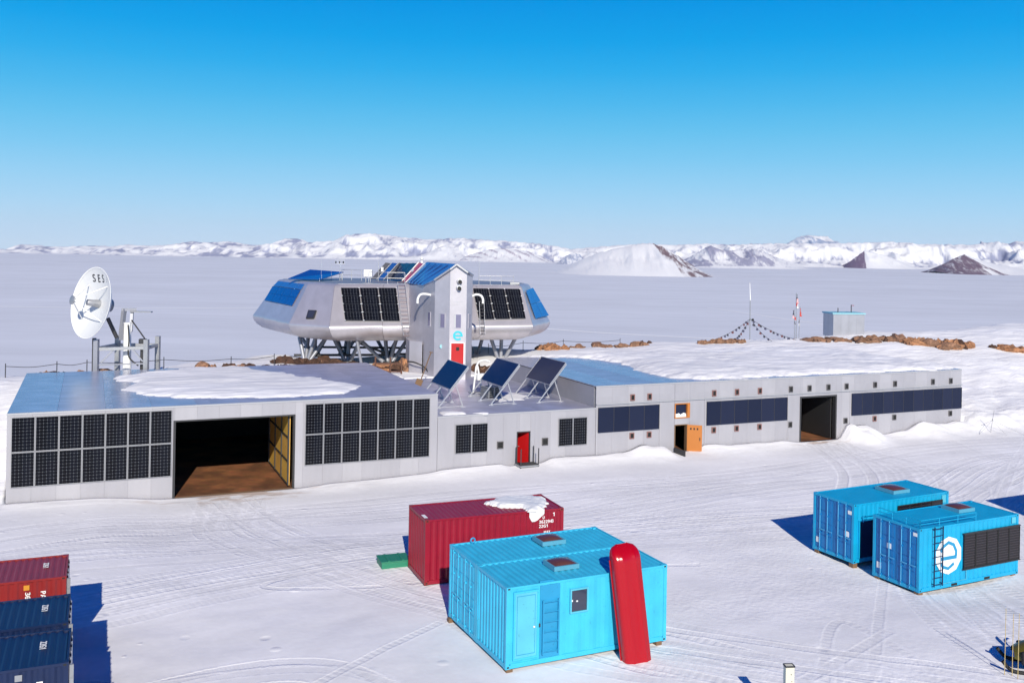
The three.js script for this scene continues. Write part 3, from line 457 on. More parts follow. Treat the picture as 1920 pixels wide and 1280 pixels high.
// arrays on the sloping faces: 3 x 4 modules each side of the tower, and the blue array on the left face
function arrayOn(Q, nc, nr, m, lf, name = 'solar_panel', clips = m === M.cells) {
  const P = lift(Q.map(p => V(...p)), lf), bil = (a, b) => P[0].clone().lerp(P[1], a).lerp(P[3].clone().lerp(P[2], a), b);
  for (let c = 0; c < nc; c++) for (let r = 0; r < nr; r++) {
    const g = 0.012, a0 = (c + g * 2) / nc, a1 = (c + 1 - g * 2) / nc, b0 = (r + g) / nr, b1 = (r + 1 - g) / nr;
    const C = [bil(a0, b0), bil(a1, b0), bil(a1, b1), bil(a0, b1)];
    const s = sp(name, plate(C, 0.05, [[0, 0], [1, 0], [1, 0.55], [0, 0.55]]), m);
    if (clips) part('clip', join([0, 2].map(k => new THREE.BoxGeometry(0.1, 0.07, 0.06).translate(C[k].x, C[k].y, C[k].z))), M.alu, s);
  }
}
arrayOn([[-13.64, 7.38, -79.44], [-9.22, 7.33, -80.63], [-9.86, 9.97, -82.97], [-14.43, 9.95, -81.66]], 3, 4, M.cells, 0.13);
arrayOn([[-2.76, 7.43, -82.55], [1.3, 7.5, -83.76], [0.77, 9.94, -85.93], [-3.4, 9.97, -84.78]], 3, 4, M.cells, 0.13);
arrayOn([[-22.99, 8.33, -90.4], [-18.86, 8.28, -83.48], [-18.37, 9.6, -84.51], [-22.48, 9.62, -91.34]], 4, 2, M.blueArray, 0.1);
arrayOn([[-22.43, 9.67, -91.33], [-18.33, 9.65, -84.5], [-18.1, 10.12, -84.83], [-21.9, 10.12, -91.1]], 4, 1, M.blueSheet, 0.08, 'cover_sheet');
arrayOn([[2.12, 7.44, -84.89], [3.44, 7.45, -89.08], [1.92, 9.98, -89.4], [1.26, 9.83, -86.63]], 2, 2, M.blueSheet, 0.1);
// tilted blue array and the racks on the roof
{
  const s = sp('roof_array', plate([V(-20.1, 10.55, -87), V(-17.15, 10.55, -87), V(-15.8, 11.12, -91), V(-18.95, 11.3, -91)], 0.06), M.blueArray);
  part('strut', join([rod(V(-15.9, 10.3, -90.8), V(-15.9, 11.1, -90.8), 0.04), rod(V(-18.9, 10.3, -90.8), V(-18.9, 11.25, -90.8), 0.04), rod(V(-17.3, 10.3, -87.2), V(-17.3, 10.6, -87.2), 0.04)]), M.alu, s);
  for (let k = 0; k < 5; k++) { const x = -13.25 + k * 0.62, m = sp('roof_array', plate([V(x, 10.5, -91 - k * 0.2), V(x + 0.5, 10.5, -91.1 - k * 0.2), V(x + 1.75, 12.0, -92 - k * 0.2), V(x + 1.25, 12.05, -91.9 - k * 0.2)], 0.05), k % 2 ? M.blueArray : M.navy[2]); part('rail', beam(V(x + 0.53, 10.45, -91.05 - k * 0.2), V(x + 1.8, 12.02, -91.98 - k * 0.2), 0.07, 0.07), M.alu, m); }
  arrayOn([[-11.94, 10.47, -92.64], [-9.98, 10.56, -87.55], [-8.48, 12.14, -86.71], [-10.66, 12.02, -92.34]], 3, 1, M.navy[1], 0.0, 'roof_array');
  const r = sp('roof_panel', plate([V(-9.75, 10.5, -86.63), V(-9.28, 10.41, -85.35), V(-7.59, 12.1, -84.21), V(-8.25, 12.2, -86.35)], 0.08), M.maroon); r.userData.label = 'dark red roof panel with a small white mark';
  part('edging', join([beam(V(-9.8, 10.53, -86.63), V(-8.3, 12.23, -86.35), 0.09, 0.09), beam(V(-9.3, 10.45, -85.3), V(-7.6, 12.14, -84.16), 0.09, 0.09)]), M.white, r);
  part('mark', plate([V(-8.95, 11.36, -85.85), V(-8.75, 11.32, -85.35), V(-8.55, 11.55, -85.2), V(-8.72, 11.6, -85.68)].map(p => p.addScaledVector(V(-0.3, 0.5, 0.6), 0.12)), 0.02), M.white, r);
}
// railings round the roof
function railing(P, h = 1.0, parent = station) {
  P.forEach((p, i) => { sp('rail_post', rod(p, p.clone().add(V(0, h, 0)), 0.03, 6), M.alu, parent); if (i) { for (const f of [0.5, 1]) sp('hand_rail', rod(P[i - 1].clone().add(V(0, h * f, 0)), p.clone().add(V(0, h * f, 0)), 0.025, 6), M.alu, parent); } });
}
railing([V(-16.2, 10.3, -92.2), V(-15.2, 10.3, -91.9), V(-14.2, 10.3, -91.6), V(-13.3, 10.3, -91.3)]);
railing([V(-12.6, 10.3, -85.3), V(-10.9, 10.3, -85.0), V(-9.4, 10.3, -85.2)]);
railing([V(-2.9, 10.3, -86.3), V(-1.9, 10.3, -86.5), V(-0.9, 10.3, -86.7), V(0.2, 10.3, -87)], 0.8);
// instruments on the roof
for (const [x, z, h, r] of [[-17.9, -91, 1.9, 0.025], [-17.0, -91.2, 1.6, 0.02], [-12.4, -90, 1.9, 0.03], [-2.9, -86.2, 2.1, 0.03], [-9.2, -94, 1.9, 0.03]]) sp('antenna', rod(V(x, 10.3, z), V(x, 10.3 + h, z), r, 6), M.alu);
{ const g = sp('instrument_box', new RoundedBoxGeometry(0.75, 0.65, 0.5, 2, 0.05).translate(-12.9, 11.15, -87), M.white); part('stand', join([rod(V(-13.1, 10.3, -87), V(-13.1, 10.9, -87), 0.04), rod(V(-12.7, 10.3, -87), V(-12.7, 10.9, -87), 0.04)]), M.alu, g); }
sp('instrument_box', new RoundedBoxGeometry(0.22, 0.4, 0.22, 2, 0.04).translate(-11.7, 11.5, -87.5), M.white);
{ const g = sp('sensor_frame', join([beam(V(-16.6, 11.9, -91), V(-15.7, 11.9, -91), 0.05), beam(V(-16.6, 12.2, -91), V(-15.7, 12.2, -91), 0.04), rod(V(-16.15, 10.3, -91), V(-16.15, 12.25, -91), 0.03)]), M.alu); part('sensor', join([-16.55, -16.2, -15.85].map(x => new THREE.CylinderGeometry(0.06, 0.06, 0.2, 8).translate(x, 12.02, -91))), M.black, g); }
sp('vent_hood', new THREE.SphereGeometry(0.16, 10, 8).translate(-8.1, 12.55, -87), M.white); sp('vent_hood', new THREE.CylinderGeometry(0.12, 0.12, 0.9, 10).translate(-8.1, 11.9, -87), M.white);
sp('roof_hatch', new RoundedBoxGeometry(0.9, 0.25, 0.7, 2, 0.06).translate(0.3, 10.45, -87.2), M.galv);
// ladder down the front
{ const A = V(-9.75, 10.55, -82.85), B = V(-9.05, 7.25, -80.25), C = V(-8.85, 6.2, -80.15), w = V(0.62, 0, -0.17);
  sp('ladder_stringer', join([beam(A, B, 0.05), beam(B, C, 0.05)]), M.alu); sp('ladder_stringer', join([beam(A.clone().add(w), B.clone().add(w), 0.05), beam(B.clone().add(w), C.clone().add(w), 0.05)]), M.alu);
  for (let k = 0; k < 14; k++) { const t = k / 13 * 1.3, p = t < 1 ? A.clone().lerp(B, t) : B.clone().lerp(C, (t - 1) / 0.3); sp('ladder_rung', rod(p, p.clone().add(w), 0.03, 6), M.rung); }
  const A2 = V(-2.72, 9.0, -82.9), B2 = V(-2.55, 6.3, -81.6), w2 = V(0.4, 0, -0.1);
  for (const q of [V(0, 0, 0), w2]) sp('ladder_stringer', beam(A2.clone().add(q), B2.clone().add(q), 0.035), M.leg);
  for (let k = 0; k < 10; k++) { const p = A2.clone().lerp(B2, k / 9); sp('ladder_rung', rod(p, p.clone().add(w2), 0.03, 6), M.darkSteel); } }
// legs: clusters of struts that fan out from each footing
for (const [bx, by, bz, tops] of [
  [-17.5, 3.5, -82.8, [[-18.2, -83.4], [-17.6, -84.2], [-16.7, -82.9], [-15.9, -83.6]]], [-18.6, 3.2, -92, [[-20.4, -92], [-18.6, -92.5], [-17, -91.6]]],
  [-14.1, 3.4, -84, [[-15.4, -84], [-14.1, -84.6], [-12.9, -83.6]]], [-10.6, 3.4, -84.4, [[-13.3, -84], [-11, -84.8], [-9.9, -84.2], [-8.9, -85]]],
  [-16, 3.2, -93, [[-17, -93], [-15.6, -93], [-14.4, -93.2]]], [-12, 3.2, -94, [[-13.6, -94], [-12.2, -94.4], [-10.4, -94]]], [-7.5, 3.2, -94, [[-8.8, -94], [-7, -94]]],
  [-0.85, 3.4, -86, [[-1.75, -85.8], [-0.8, -86.2], [0.45, -85.8]]], [-3.2, 3.2, -88, [[-3.9, -88], [-2.5, -88]]]]) {
  for (const [x, z] of tops) sp('support_leg', rod(V(bx + (x - bx) * 0.12, by, bz), V(x, 5.66, z), 0.17, 10), M.leg);
  sp('footing', new THREE.CylinderGeometry(0.5, 0.6, 0.4, 12).translate(bx, by, bz), M.darkSteel);
}
sp('support_leg', rod(V(-11.9, 3.1, -78.6), V(-12.8, 5.75, -80.6), 0.13, 10), M.leg);
for (const [a, b] of [[V(-18.6, 4.1, -83.2), V(-11, 4.1, -84.6)], [V(-11, 4.15, -84.6), V(-7, 4.1, -86)], [V(-13.6, 5.3, -84.2), V(-10.8, 4.2, -84.6)], [V(-20, 3.9, -92), V(-7, 3.9, -93)]]) sp('tie_beam', beam(a, b, 0.16, 0.2), M.darkSteel);

// ---------------------------------------------------------------- access tower in front of the hull
const TB = V(-5.2, 3.2, -78.5);
const tower = thing('access_tower', 'tall silver entrance tower with red door and cyan round logo', 'tower', [TB.x, TB.y, TB.z]);
const tp = (name, geo, m, parent = tower) => { const o = part(name, geo, m, parent); if (parent === tower) rel(o, TB); return o; };
const E = [[-7.03, -78, 10.56], [-5.99, -76, 11.03], [-4.75, -75.1, 11.83], [-3.46, -75.2, 11.6], [-3.08, -76.6, 11.35], [-3.3, -82.5, 11.2], [-7.5, -82.5, 10.4]];
const PK = V(-4.28, 12.22, -75.14), RB = V(-7.4, 12.2, -84);
const bot = (e) => V(e[0], 3.0, e[1]), topv = (e) => V(e[0], e[2], e[1]);
for (let i = 0; i < 6; i++) { const a = E[i], b = E[i + 1], P = [bot(a), bot(b), topv(b)]; if (i === 2) P.push(PK); P.push(topv(a)); tp('wall_panel', plate(P, 0.12), M.tower[(i * 2) % 3]); }
tp('roof', plate([V(-7.15, 10.5, -78), V(-6.02, 11.06, -75.85), V(-4.76, 11.92, -74.95), V(-4.25, 12.3, -74.95), V(-7.4, 12.28, -84), V(-9.2, 10.42, -84.9)], 0.08), std({ color: col(0.1, 0.22, 0.5), metalness: 0.55, roughness: 0.22 }));
tp('roof', plate([V(-4.22, 12.31, -74.93), V(-3.36, 11.68, -75.02), V(-2.98, 11.42, -76.5), V(-3.2, 11.3, -82.4), V(-7.37, 12.29, -84)], 0.08), M.galv);
for (let k = 1; k < 5; k++) { const a = V(-7.15, 10.53, -78).lerp(V(-9.2, 10.45, -84.9), k / 5), b = V(-4.5, 12.12, -75.2).lerp(V(-7.5, 12.22, -83.6), k / 5); tp('roof_seam', beam(a.add(V(0, 0.03, 0)), b.add(V(0, 0.03, 0)), 0.05, 0.05), M.blueArray); }
tp('verge', join([beam(V(-6.02, 11.02, -75.82), V(-4.76, 11.88, -74.92), 0.14, 0.12), beam(V(-4.76, 11.88, -74.92), V(-4.26, 12.28, -74.92), 0.14, 0.12), beam(V(-4.26, 12.28, -74.92), V(-3.38, 11.66, -75.0), 0.14, 0.12)]), M.trim);
{ // lower annex of the tower under the hull
  const P = [[-8.7, -80.6], [-8.2, -78.6], [-7.1, -77.9], [-7.1, -82], [-8.7, -82]]; const sh = new THREE.Shape(P.map(p => new THREE.Vector2(p[0], -p[1]))); const g = new THREE.ExtrudeGeometry(sh, { depth: 3.0, bevelEnabled: false }); g.rotateX(-Math.PI / 2); g.translate(0, 2.95, 0); tp('base_housing', g, M.tower[0]);
}
tp('link_wall', plate([V(-8.75, 5.7, -80.9), V(-7.0, 5.7, -77.98), V(-7.0, 10.5, -77.98), V(-8.75, 10.3, -83.2)], 0.1), M.tower[0]);
// coordinates on a wall: s along, y up, d out of the wall
function onWall(i, s, y, d) { const a = V(E[i][0], 0, E[i][1]), b = V(E[i + 1][0], 0, E[i + 1][1]), t = b.clone().sub(a).normalize(), n = V(0, 1, 0).cross(t).negate(); const out = t.clone().cross(V(0, 1, 0)); return a.addScaledVector(t, s).addScaledVector(out, d).setY(y); }
function wallQuad(i, s0, s1, y0, y1, d, t) { return plate([onWall(i, s0, y0, d), onWall(i, s1, y0, d), onWall(i, s1, y1, d), onWall(i, s0, y1, d)], t); }
const wl = (i) => Math.hypot(E[i + 1][0] - E[i][0], E[i + 1][1] - E[i][1]);
for (const [i, f] of [[0, 0.5], [1, 0.5], [2, 0.47], [3, 0.5]]) { const c = wl(i) * f, w = i === 3 ? 0.5 : 0.66; const o = tp('window', wallQuad(i, c - w / 2, c + w / 2, 7.28, 8.44, 0.035, 0.1), M.tower[1]); part('pane', wallQuad(i, c - w / 2 + 0.06, c + w / 2 - 0.06, 7.34, 8.38, 0.045, 0.02), M.glassPale, o); part('blind', wallQuad(i, c - w / 2 + 0.07, c - w / 2 + 0.2, 7.35, 8.37, 0.052, 0.006), M.trim, o); }
{ const c = 0.66, d = tp('door', wallQuad(2, c - 0.5, c + 0.46, 4.35, 6.15, 0.07, 0.1), M.redDoor); d.userData.label = 'bright red tower door with small square window'; part('pane', wallQuad(2, c - 0.12, c + 0.12, 5.58, 5.86, 0.085, 0.02), M.black, d); part('frame', join([wallQuad(2, c - 0.56, c - 0.505, 4.3, 6.22, 0.075, 0.06), wallQuad(2, c + 0.465, c + 0.52, 4.3, 6.22, 0.075, 0.06), wallQuad(2, c - 0.5, c + 0.46, 6.155, 6.22, 0.075, 0.06)]), M.white, d); }
// round logo: thick ring, cross bar and a gap at the lower right
function stroke(pts, w, close) { const sh = []; const L = [], R = []; for (let k = 0; k < pts.length; k++) { const p = pts[k], a = pts[Math.max(0, k - 1)], b = pts[Math.min(pts.length - 1, k + 1)], dx = b[0] - a[0], dy = b[1] - a[1], l = Math.hypot(dx, dy); L.push([p[0] - dy / l * w / 2, p[1] + dx / l * w / 2]); R.push([p[0] + dy / l * w / 2, p[1] - dx / l * w / 2]); } return new THREE.Shape([...L, ...R.reverse()].map(p => new THREE.Vector2(...p))); }
{ const arc = []; for (let a = -42; a >= -360; a -= 9) arc.push([Math.cos(-(a) * Math.PI / 180 * -1) * 0.3, Math.sin(a * Math.PI / 180) * 0.3]);
  const g = join([new THREE.ExtrudeGeometry(stroke(arc, 0.15), { depth: 0.02, bevelEnabled: false }), new THREE.ExtrudeGeometry(stroke([[-0.24, 0], [0.37, 0]], 0.13), { depth: 0.0205, bevelEnabled: false })]);
  const p = onWall(2, 0.66, 6.74, 0.01), q = onWall(2, 0.76, 6.74, 0.01); g.rotateY(-Math.atan2(q.z - p.z, q.x - p.x)); g.translate(p.x, p.y, p.z); tp('logo', g, M.cyan).userData.label = 'cyan lowercase letter e logo'; }
{ const g = new THREE.CylinderGeometry(0.16, 0.16, 0.02, 12); g.rotateX(Math.PI / 2); const p = onWall(1, 0.75, 5.85, 0.012); g.rotateY(0.7); g.translate(p.x, p.y, p.z); tp('badge', g, std({ color: col(0.3, 0.6, 0.65), roughness: 0.5 })); }
for (const [s, y] of [[0.72, 10.95], [0.68, 10.45]]) { const p = onWall(2, s, y, 0.0), g = new THREE.CylinderGeometry(0.2, 0.2, 0.3, 16); g.rotateX(Math.PI / 2 - 0.2); g.rotateY(0.35); const o = tp('vent_pipe', g.clone().translate(p.x, p.y, p.z + 0.12), M.alu); const c = new THREE.CylinderGeometry(0.165, 0.165, 0.02, 16); c.rotateX(Math.PI / 2 - 0.2); c.rotateY(0.35); part('opening', c.translate(p.x + 0.055, p.y - 0.03, p.z + 0.275), M.black, o); }
tp('exhaust_pipe', tube([onWall(0, 1.3, 9.75, -0.1), onWall(0, 1.25, 9.85, 0.35), onWall(0, 1.1, 9.8, 0.75), onWall(0, 1.05, 9.5, 0.95), onWall(0, 1.05, 9.1, 0.98)], 0.1), M.white);
tp('exhaust_pipe', tube([V(-3.15, 9.7, -77.4), V(-2.8, 9.85, -77.35), V(-2.4, 9.75, -77.3), V(-2.25, 9.45, -77.3), V(-2.25, 9.15, -77.3)], 0.1), M.white);
tp('panel_seam', join([wallQuad(2, 0.2, 1.1, 9.35, 9.38, 0.02, 0.03), wallQuad(2, 0.2, 1.1, 9.15, 9.18, 0.02, 0.03), wallQuad(2, 0.14, 0.17, 9.1, 11.6, 0.02, 0.03)]), M.trim);

// ---------------------------------------------------------------- dish antenna behind the garage roof
{
  const base = V(-27.3, 4.3, -68.3), o = thing('satellite_dish', 'big white satellite dish on a grey four-post steel frame behind the garage', 'satellite dish', [base.x, base.y, base.z]);
  for (const [x, z] of [[-1.55, 0.9], [1.75, 0.4], [-1.2, -1.9], [1.6, -2.2]]) part('post', new THREE.BoxGeometry(0.3, 2.6, 0.34).translate(x, 1.15, z), x < -1.5 ? M.leg : M.galv, o);
  part('post', new THREE.BoxGeometry(0.2, 2.5, 0.24).translate(-1.85, 1.25, 0.55), M.darkSteel, o); part('post', new THREE.BoxGeometry(0.2, 1.9, 0.24).translate(1.35, 0.8, 0.1), M.darkSteel, o);
  part('cross_beam', join([beam(V(-1.5, 1.75, 0.7), V(1.7, 1.85, 0.3), 0.18, 0.22), beam(V(-1.2, 1.8, -1.9), V(1.6, 1.8, -2.2), 0.18, 0.22), beam(V(-1.5, 1.82, 0.7), V(-1.2, 1.82, -1.9), 0.18, 0.2), beam(V(1.7, 1.82, 0.3), V(1.6, 1.82, -2.2), 0.18, 0.2)]), M.galv, o);
  part('brace', join([beam(V(-1.3, 0.8, 0.7), V(-0.5, 1.7, 0.55), 0.1), beam(V(1.5, 0.9, 0.35), V(0.8, 1.75, 0.45), 0.1), beam(V(-1.5, 0.65, 0.75), V(1.6, 0.75, 0.4), 0.09)]), M.leg, o);
  part('mast', new THREE.CylinderGeometry(0.24, 0.3, 3.6, 16).translate(0.05, 1.75, -0.5), M.white, o);
  part('yoke', join([beam(V(-0.35, 2.3, -0.3), V(-0.25, 4.5, -0.6), 0.22, 0.3), beam(V(0.25, 2.9, -0.6), V(0.2, 4.4, -0.9), 0.2, 0.25), beam(V(-0.4, 4.45, -0.5), V(0.5, 4.45, -0.9), 0.2, 0.2), beam(V(-0.35, 3.5, -0.4), V(0.4, 3.5, -0.7), 0.12, 0.12)]), M.leg, o);
  part('actuator', join([rod(V(-0.5, 2.5, 0), V(-1.0, 3.9, 0.4), 0.14, 10), rod(V(0.3, 3.7, -0.6), V(1.5, 2.5, 0.1), 0.05, 8)]), M.darkSteel, o);
  part('motor', new RoundedBoxGeometry(0.5, 0.35, 0.35, 2, 0.06).translate(1.4, 2.3, 0.15), M.darkSteel, o);
  part('platform', new THREE.BoxGeometry(1.5, 0.08, 0.4).translate(0.9, 4.3, -0.8), M.galv, o);
  part('cable', tube([V(0.2, 3.4, -0.2), V(0.4, 2.4, 0.1), V(0.5, 1.2, 0.3), V(1.2, 0.6, 0.4)], 0.05), M.rubber, o);
  // reflector, rim, feed
  const R = 2.48, n = V(-0.6, 0.17, 0.78).normalize(), c = V(-2.05, 4.98, 0.75), q = new THREE.Quaternion().setFromUnitVectors(V(0, 0, 1), n);
  const upAlign = new THREE.Matrix4().lookAt(V(0, 0, 0), n.clone().negate(), V(0, 1, 0)); const Q = new THREE.Quaternion().setFromRotationMatrix(upAlign);
  const dz = (r) => 0.62 * (r * r) / (R * R) - 0.62;
  const dishTex = canvasTex(1024, 1024, (x, w) => { x.fillStyle = '#cfd0d2'; x.fillRect(0, 0, w, w); x.fillStyle = '#aeb0b6'; for (let k = 0; k < 12; k++) { x.save(); x.translate(w / 2, w / 2); x.rotate(k * Math.PI / 6 + 0.26); x.fillRect(-1, 60, 2, w / 2 - 60); x.restore(); } x.fillStyle = '#15181d'; x.font = 'bold 150px sans-serif'; x.textAlign = 'center'; x.textBaseline = 'middle'; x.fillText('S E S', w / 2 - 10, 150); for (const [a, b] of [[222, 190], [250, 186], [236, 160], [250, 132], [264, 158]]) { x.beginPath(); x.arc(w / 2 + a, b, 7, 0, 7); x.fill(); } });
  const prof = []; for (let k = 0; k <= 18; k++) { const r = R * k / 18; prof.push(new THREE.Vector2(Math.max(r, 0.001), dz(r))); }
  const lathe = (pr) => { const g = new THREE.LatheGeometry(pr, 64); g.rotateX(Math.PI / 2); return g; };
  const mk = (g) => { g.applyQuaternion(Q); g.translate(c.x, c.y, c.z); return g; };
  const front = lathe(prof); { const p = front.attributes.position, uv = front.attributes.uv; for (let i = 0; i < p.count; i++) uv.setXY(i, p.getX(i) / (2 * R) + 0.5, p.getY(i) / (2 * R) + 0.5); }
  const refl = part('reflector', mk(front), std({ map: dishTex, roughness: 0.5 }), o);
  part('back_shell', mk(lathe([[0.5, -1.15], [1.0, -0.95], [1.7, -0.55], [2.3, -0.15], [2.5, 0.0], [2.53, 0.05], [2.48, 0.045], [2.44, 0.0]].map(a => new THREE.Vector2(...a)))), M.white, refl);
  part('hub', mk(lathe([[0.001, -1.5], [0.45, -1.5], [0.5, -1.15], [0.5, -0.7]].map(a => new THREE.Vector2(...a)))), M.leg, refl);
  const fz = 1.25; for (let k = 0; k < 4; k++) { const a = Math.PI / 4 + k * Math.PI / 2, r = 1.75; part('feed_strut', mk(rod(V(Math.cos(a) * r, Math.sin(a) * r, dz(r)), V(Math.cos(a) * 0.12, Math.sin(a) * 0.12, fz), 0.035, 6)), M.white, refl); }
  part('subreflector', mk(lathe([[0.001, fz - 0.05], [0.3, fz + 0.08], [0.32, fz + 0.14], [0.001, fz + 0.18]].map(a => new THREE.Vector2(...a)))), M.galv, refl);
  part('feed_horn', mk(lathe([[0.001, 0.28], [0.2, 0.26], [0.24, -0.2], [0.3, -0.6]].map(a => new THREE.Vector2(...a)))), M.galv, refl);
}
// ---------------------------------------------------------------- shipping containers
const paintTex = dataTex(256, (i, j) => { let v = 0.95 + 0.1 * (pf(i, j, 256, 5, 33, 5) - 0.5); if (pf(i, j, 256, 40, 77, 2) > 0.83) v *= 0.9; return [v, v, v]; }, true, 0.4);
const paint = (r, g, b, k = 0.42) => std({ color: col(r, g, b), roughness: k, map: paintTex });
M.cyanPaint = paint(0.045, 0.5, 0.76); M.bluePaint = paint(0.004, 0.37, 0.66); M.redPaint = paint(0.3, 0.007, 0.026); M.rustPaint = paint(0.28, 0.02, 0.02); M.navyPaint = paint(0.004, 0.016, 0.07);
M.cyanPale = paint(0.1, 0.5, 0.66, 0.35); M.cyanDeep = paint(0.02, 0.3, 0.56);
M.print = std({ color: col(0.8, 0.8, 0.8), roughness: 0.6 });
M.hatch = std({ color: col(0.13, 0.05, 0.045), roughness: 0.1, metalness: 0.2 }); M.hatchFrame = paint(0.1, 0.36, 0.5);
M.ground = std({ color: col(0.1, 0.08, 0.07), roughness: 0.9 });
const font = await new FontLoader().loadAsync('fonts/droid/droid_sans_bold.typeface.json');
function words(t, size) { const g = new TextGeometry(t, { font, size, depth: 0.004, curveSegments: 3, bevelEnabled: false }); return g; }
// trapezoid sheet: len along x, from y0 to y1, face towards +z
function corr(len, y0, y1, pitch, depth) {
  const n = Math.max(1, Math.round(len / pitch)), p = len / n, xs = [];
  for (let i = 0; i < n; i++) { const o = i * p; xs.push([o, 0], [o + p * 0.26, 0], [o + p * 0.5, -depth], [o + p * 0.76, -depth]); } xs.push([len, 0]);
  const pos = [], uv = []; const q = (a, y) => { pos.push(a[0], y, a[1]); uv.push(a[0], y); };
  for (let i = 0; i < xs.length - 1; i++) { const a = xs[i], b = xs[i + 1]; q(a, y0); q(b, y0); q(b, y1); q(a, y0); q(b, y1); q(a, y1); }
  const g = new THREE.BufferGeometry(); g.setAttribute('position', new THREE.Float32BufferAttribute(pos, 3)); g.setAttribute('uv', new THREE.Float32BufferAttribute(uv, 2)); g.computeVertexNormals(); return g;
}
const CL = 6.058, CW = 2.438, CH = 2.591;
function container(label, x, y, z, yaw, m, o = {}) {
  const c = thing('shipping_container', label, 'container', [x, y, z], yaw, o.group), W = CW, p = 0.13;
  for (const [px, pz] of [[0, 0], [CL - p, 0], [0, -W + p], [CL - p, -W + p]]) part('corner_post', lo(px + 0.003, px + p - 0.003, 0.118, CH - 0.118, pz - p + 0.003, pz - 0.003), m, c);
  for (const px of [0, CL - 0.178]) for (const pz of [0, -W + 0.162]) for (const py of [0, CH - 0.118]) { const k = part('corner_casting', lo(px, px + 0.178, py, py + 0.118, pz - 0.162, pz), o.cast || m, c); part('slot', lo(px + 0.05, px + 0.128, py + 0.035, py + 0.083, pz === 0 ? -0.02 : pz - 0.165, pz === 0 ? 0.003 : pz - 0.1), M.black, k); }
  for (const pz of [0, -W + 0.06]) { part('top_rail', lo(0.178, CL - 0.178, CH - 0.08, CH - 0.008, pz - 0.06, pz - 0.004), m, c); part('bottom_rail', lo(0.178, CL - 0.178, 0.01, 0.16, pz - 0.06, pz - 0.004), m, c); }
  for (const px of [0.004, CL - 0.064]) { part('end_rail', lo(px, px + 0.06, CH - 0.1, CH - 0.008, -W + 0.162, -0.162), m, c); part('end_rail', lo(px, px + 0.06, 0.01, 0.16, -W + 0.162, -0.162), m, c); }
  const sideP = o.pitch || 0.275, sideD = o.depth || 0.036;
  part('side_wall', corr(CL - 2 * p, 0.15, CH - 0.075, sideP, sideD).translate(p, 0, -0.016), m, c);
  part('side_wall', corr(CL - 2 * p, 0.15, CH - 0.075, 0.275, 0.036).rotateY(Math.PI).translate(CL - p, 0, -W + 0.016), m, c);
  part('roof_panel', corr(CL - 0.16, 0.05, W - 0.05, o.roofPitch || 0.21, o.roofDepth ?? 0.02).rotateX(-Math.PI / 2).translate(0.08, CH - 0.024, 0), o.roofMat || m, c);
  part('floor_frame', lo(0.06, CL - 0.06, 0.06, 0.2, -W + 0.07, -0.07), M.black, c);
  for (const [left, kind] of [[true, o.left || 'corr'], [false, o.right || 'corr']]) {
    if (kind === 'corr') { const g = corr(W - 2 * p, 0.15, CH - 0.09, 0.24, 0.04); if (left) g.rotateY(-Math.PI / 2).translate(0.02, 0, -W + p); else g.rotateY(Math.PI / 2).translate(CL - 0.02, 0, -p); part('end_wall', g, m, c); continue; }
    const sx = left ? 1 : -1, X = (d) => left ? d : CL - d, bx = (a, b) => left ? [a, b] : [CL - b, CL - a];
    for (let k = 0; k < 2; k++) {
      const z1 = -p - 0.012 - k * (W / 2 - p), z0 = z1 - (W / 2 - p) + 0.02;
      const d = part('door', lo(...bx(0.03, 0.08), 0.165, CH - 0.105, z0, z1), o.shadeDoorMat || m, c);
      for (let r = 0; r < 4; r++) { const y0 = 0.24 + r * 0.56; part('door_panel', lo(...bx(0.012, 0.028), y0, y0 + 0.5, z0 + 0.08, z1 - 0.08), o.shadeDoorMat || m, d); }
      for (const t of [0.3, 0.72]) { const zz = mix(z0, z1, t); part('lock_rod', rod(V(X(-0.028), 0.1, zz), V(X(-0.028), CH - 0.06, zz), 0.02, 8), o.rodMat || M.alu, d); for (const yy of [0.2, 0.9, 1.7, CH - 0.16]) part('rod_bracket', lo(...bx(-0.045, 0.028), yy - 0.03, yy + 0.03, zz - 0.045, zz + 0.045), o.shadeDoorMat || m, d); part('handle', lo(...bx(-0.06, -0.04), 1.02, 1.06, zz - 0.02, zz + 0.3), o.rodMat || M.alu, d); }
    }
    for (const [zz, yy, w, h] of o.placards || []) part('placard', lo(...bx(-0.002, 0.01), yy, yy + h, -zz - w, -zz), M.print, c);
  }
  return c;
}
function skylight(c, x, z, w = 0.95, d = 0.85) {
  const s = part('roof_hatch', join([lo(x - w / 2, x + w / 2, CH - 0.02, CH + 0.13, z - d / 2, z - d / 2 + 0.06), lo(x - w / 2, x + w / 2, CH - 0.02, CH + 0.13, z + d / 2 - 0.06, z + d / 2), lo(x - w / 2, x - w / 2 + 0.06, CH - 0.02, CH + 0.13, z - d / 2 + 0.06, z + d / 2 - 0.06), lo(x + w / 2 - 0.06, x + w / 2, CH - 0.02, CH + 0.13, z - d / 2 + 0.06, z + d / 2 - 0.06)]), M.hatchFrame, c);
  part('dome', gridGeo(10, 10, (a, b) => V(x - w / 2 + 0.04 + a * (w - 0.08), CH + 0.11 + 0.13 * Math.pow(Math.sin(Math.PI * a) * Math.sin(Math.PI * b), 0.5), z + d / 2 - 0.04 - b * (d - 0.08))), M.hatch, s);
}
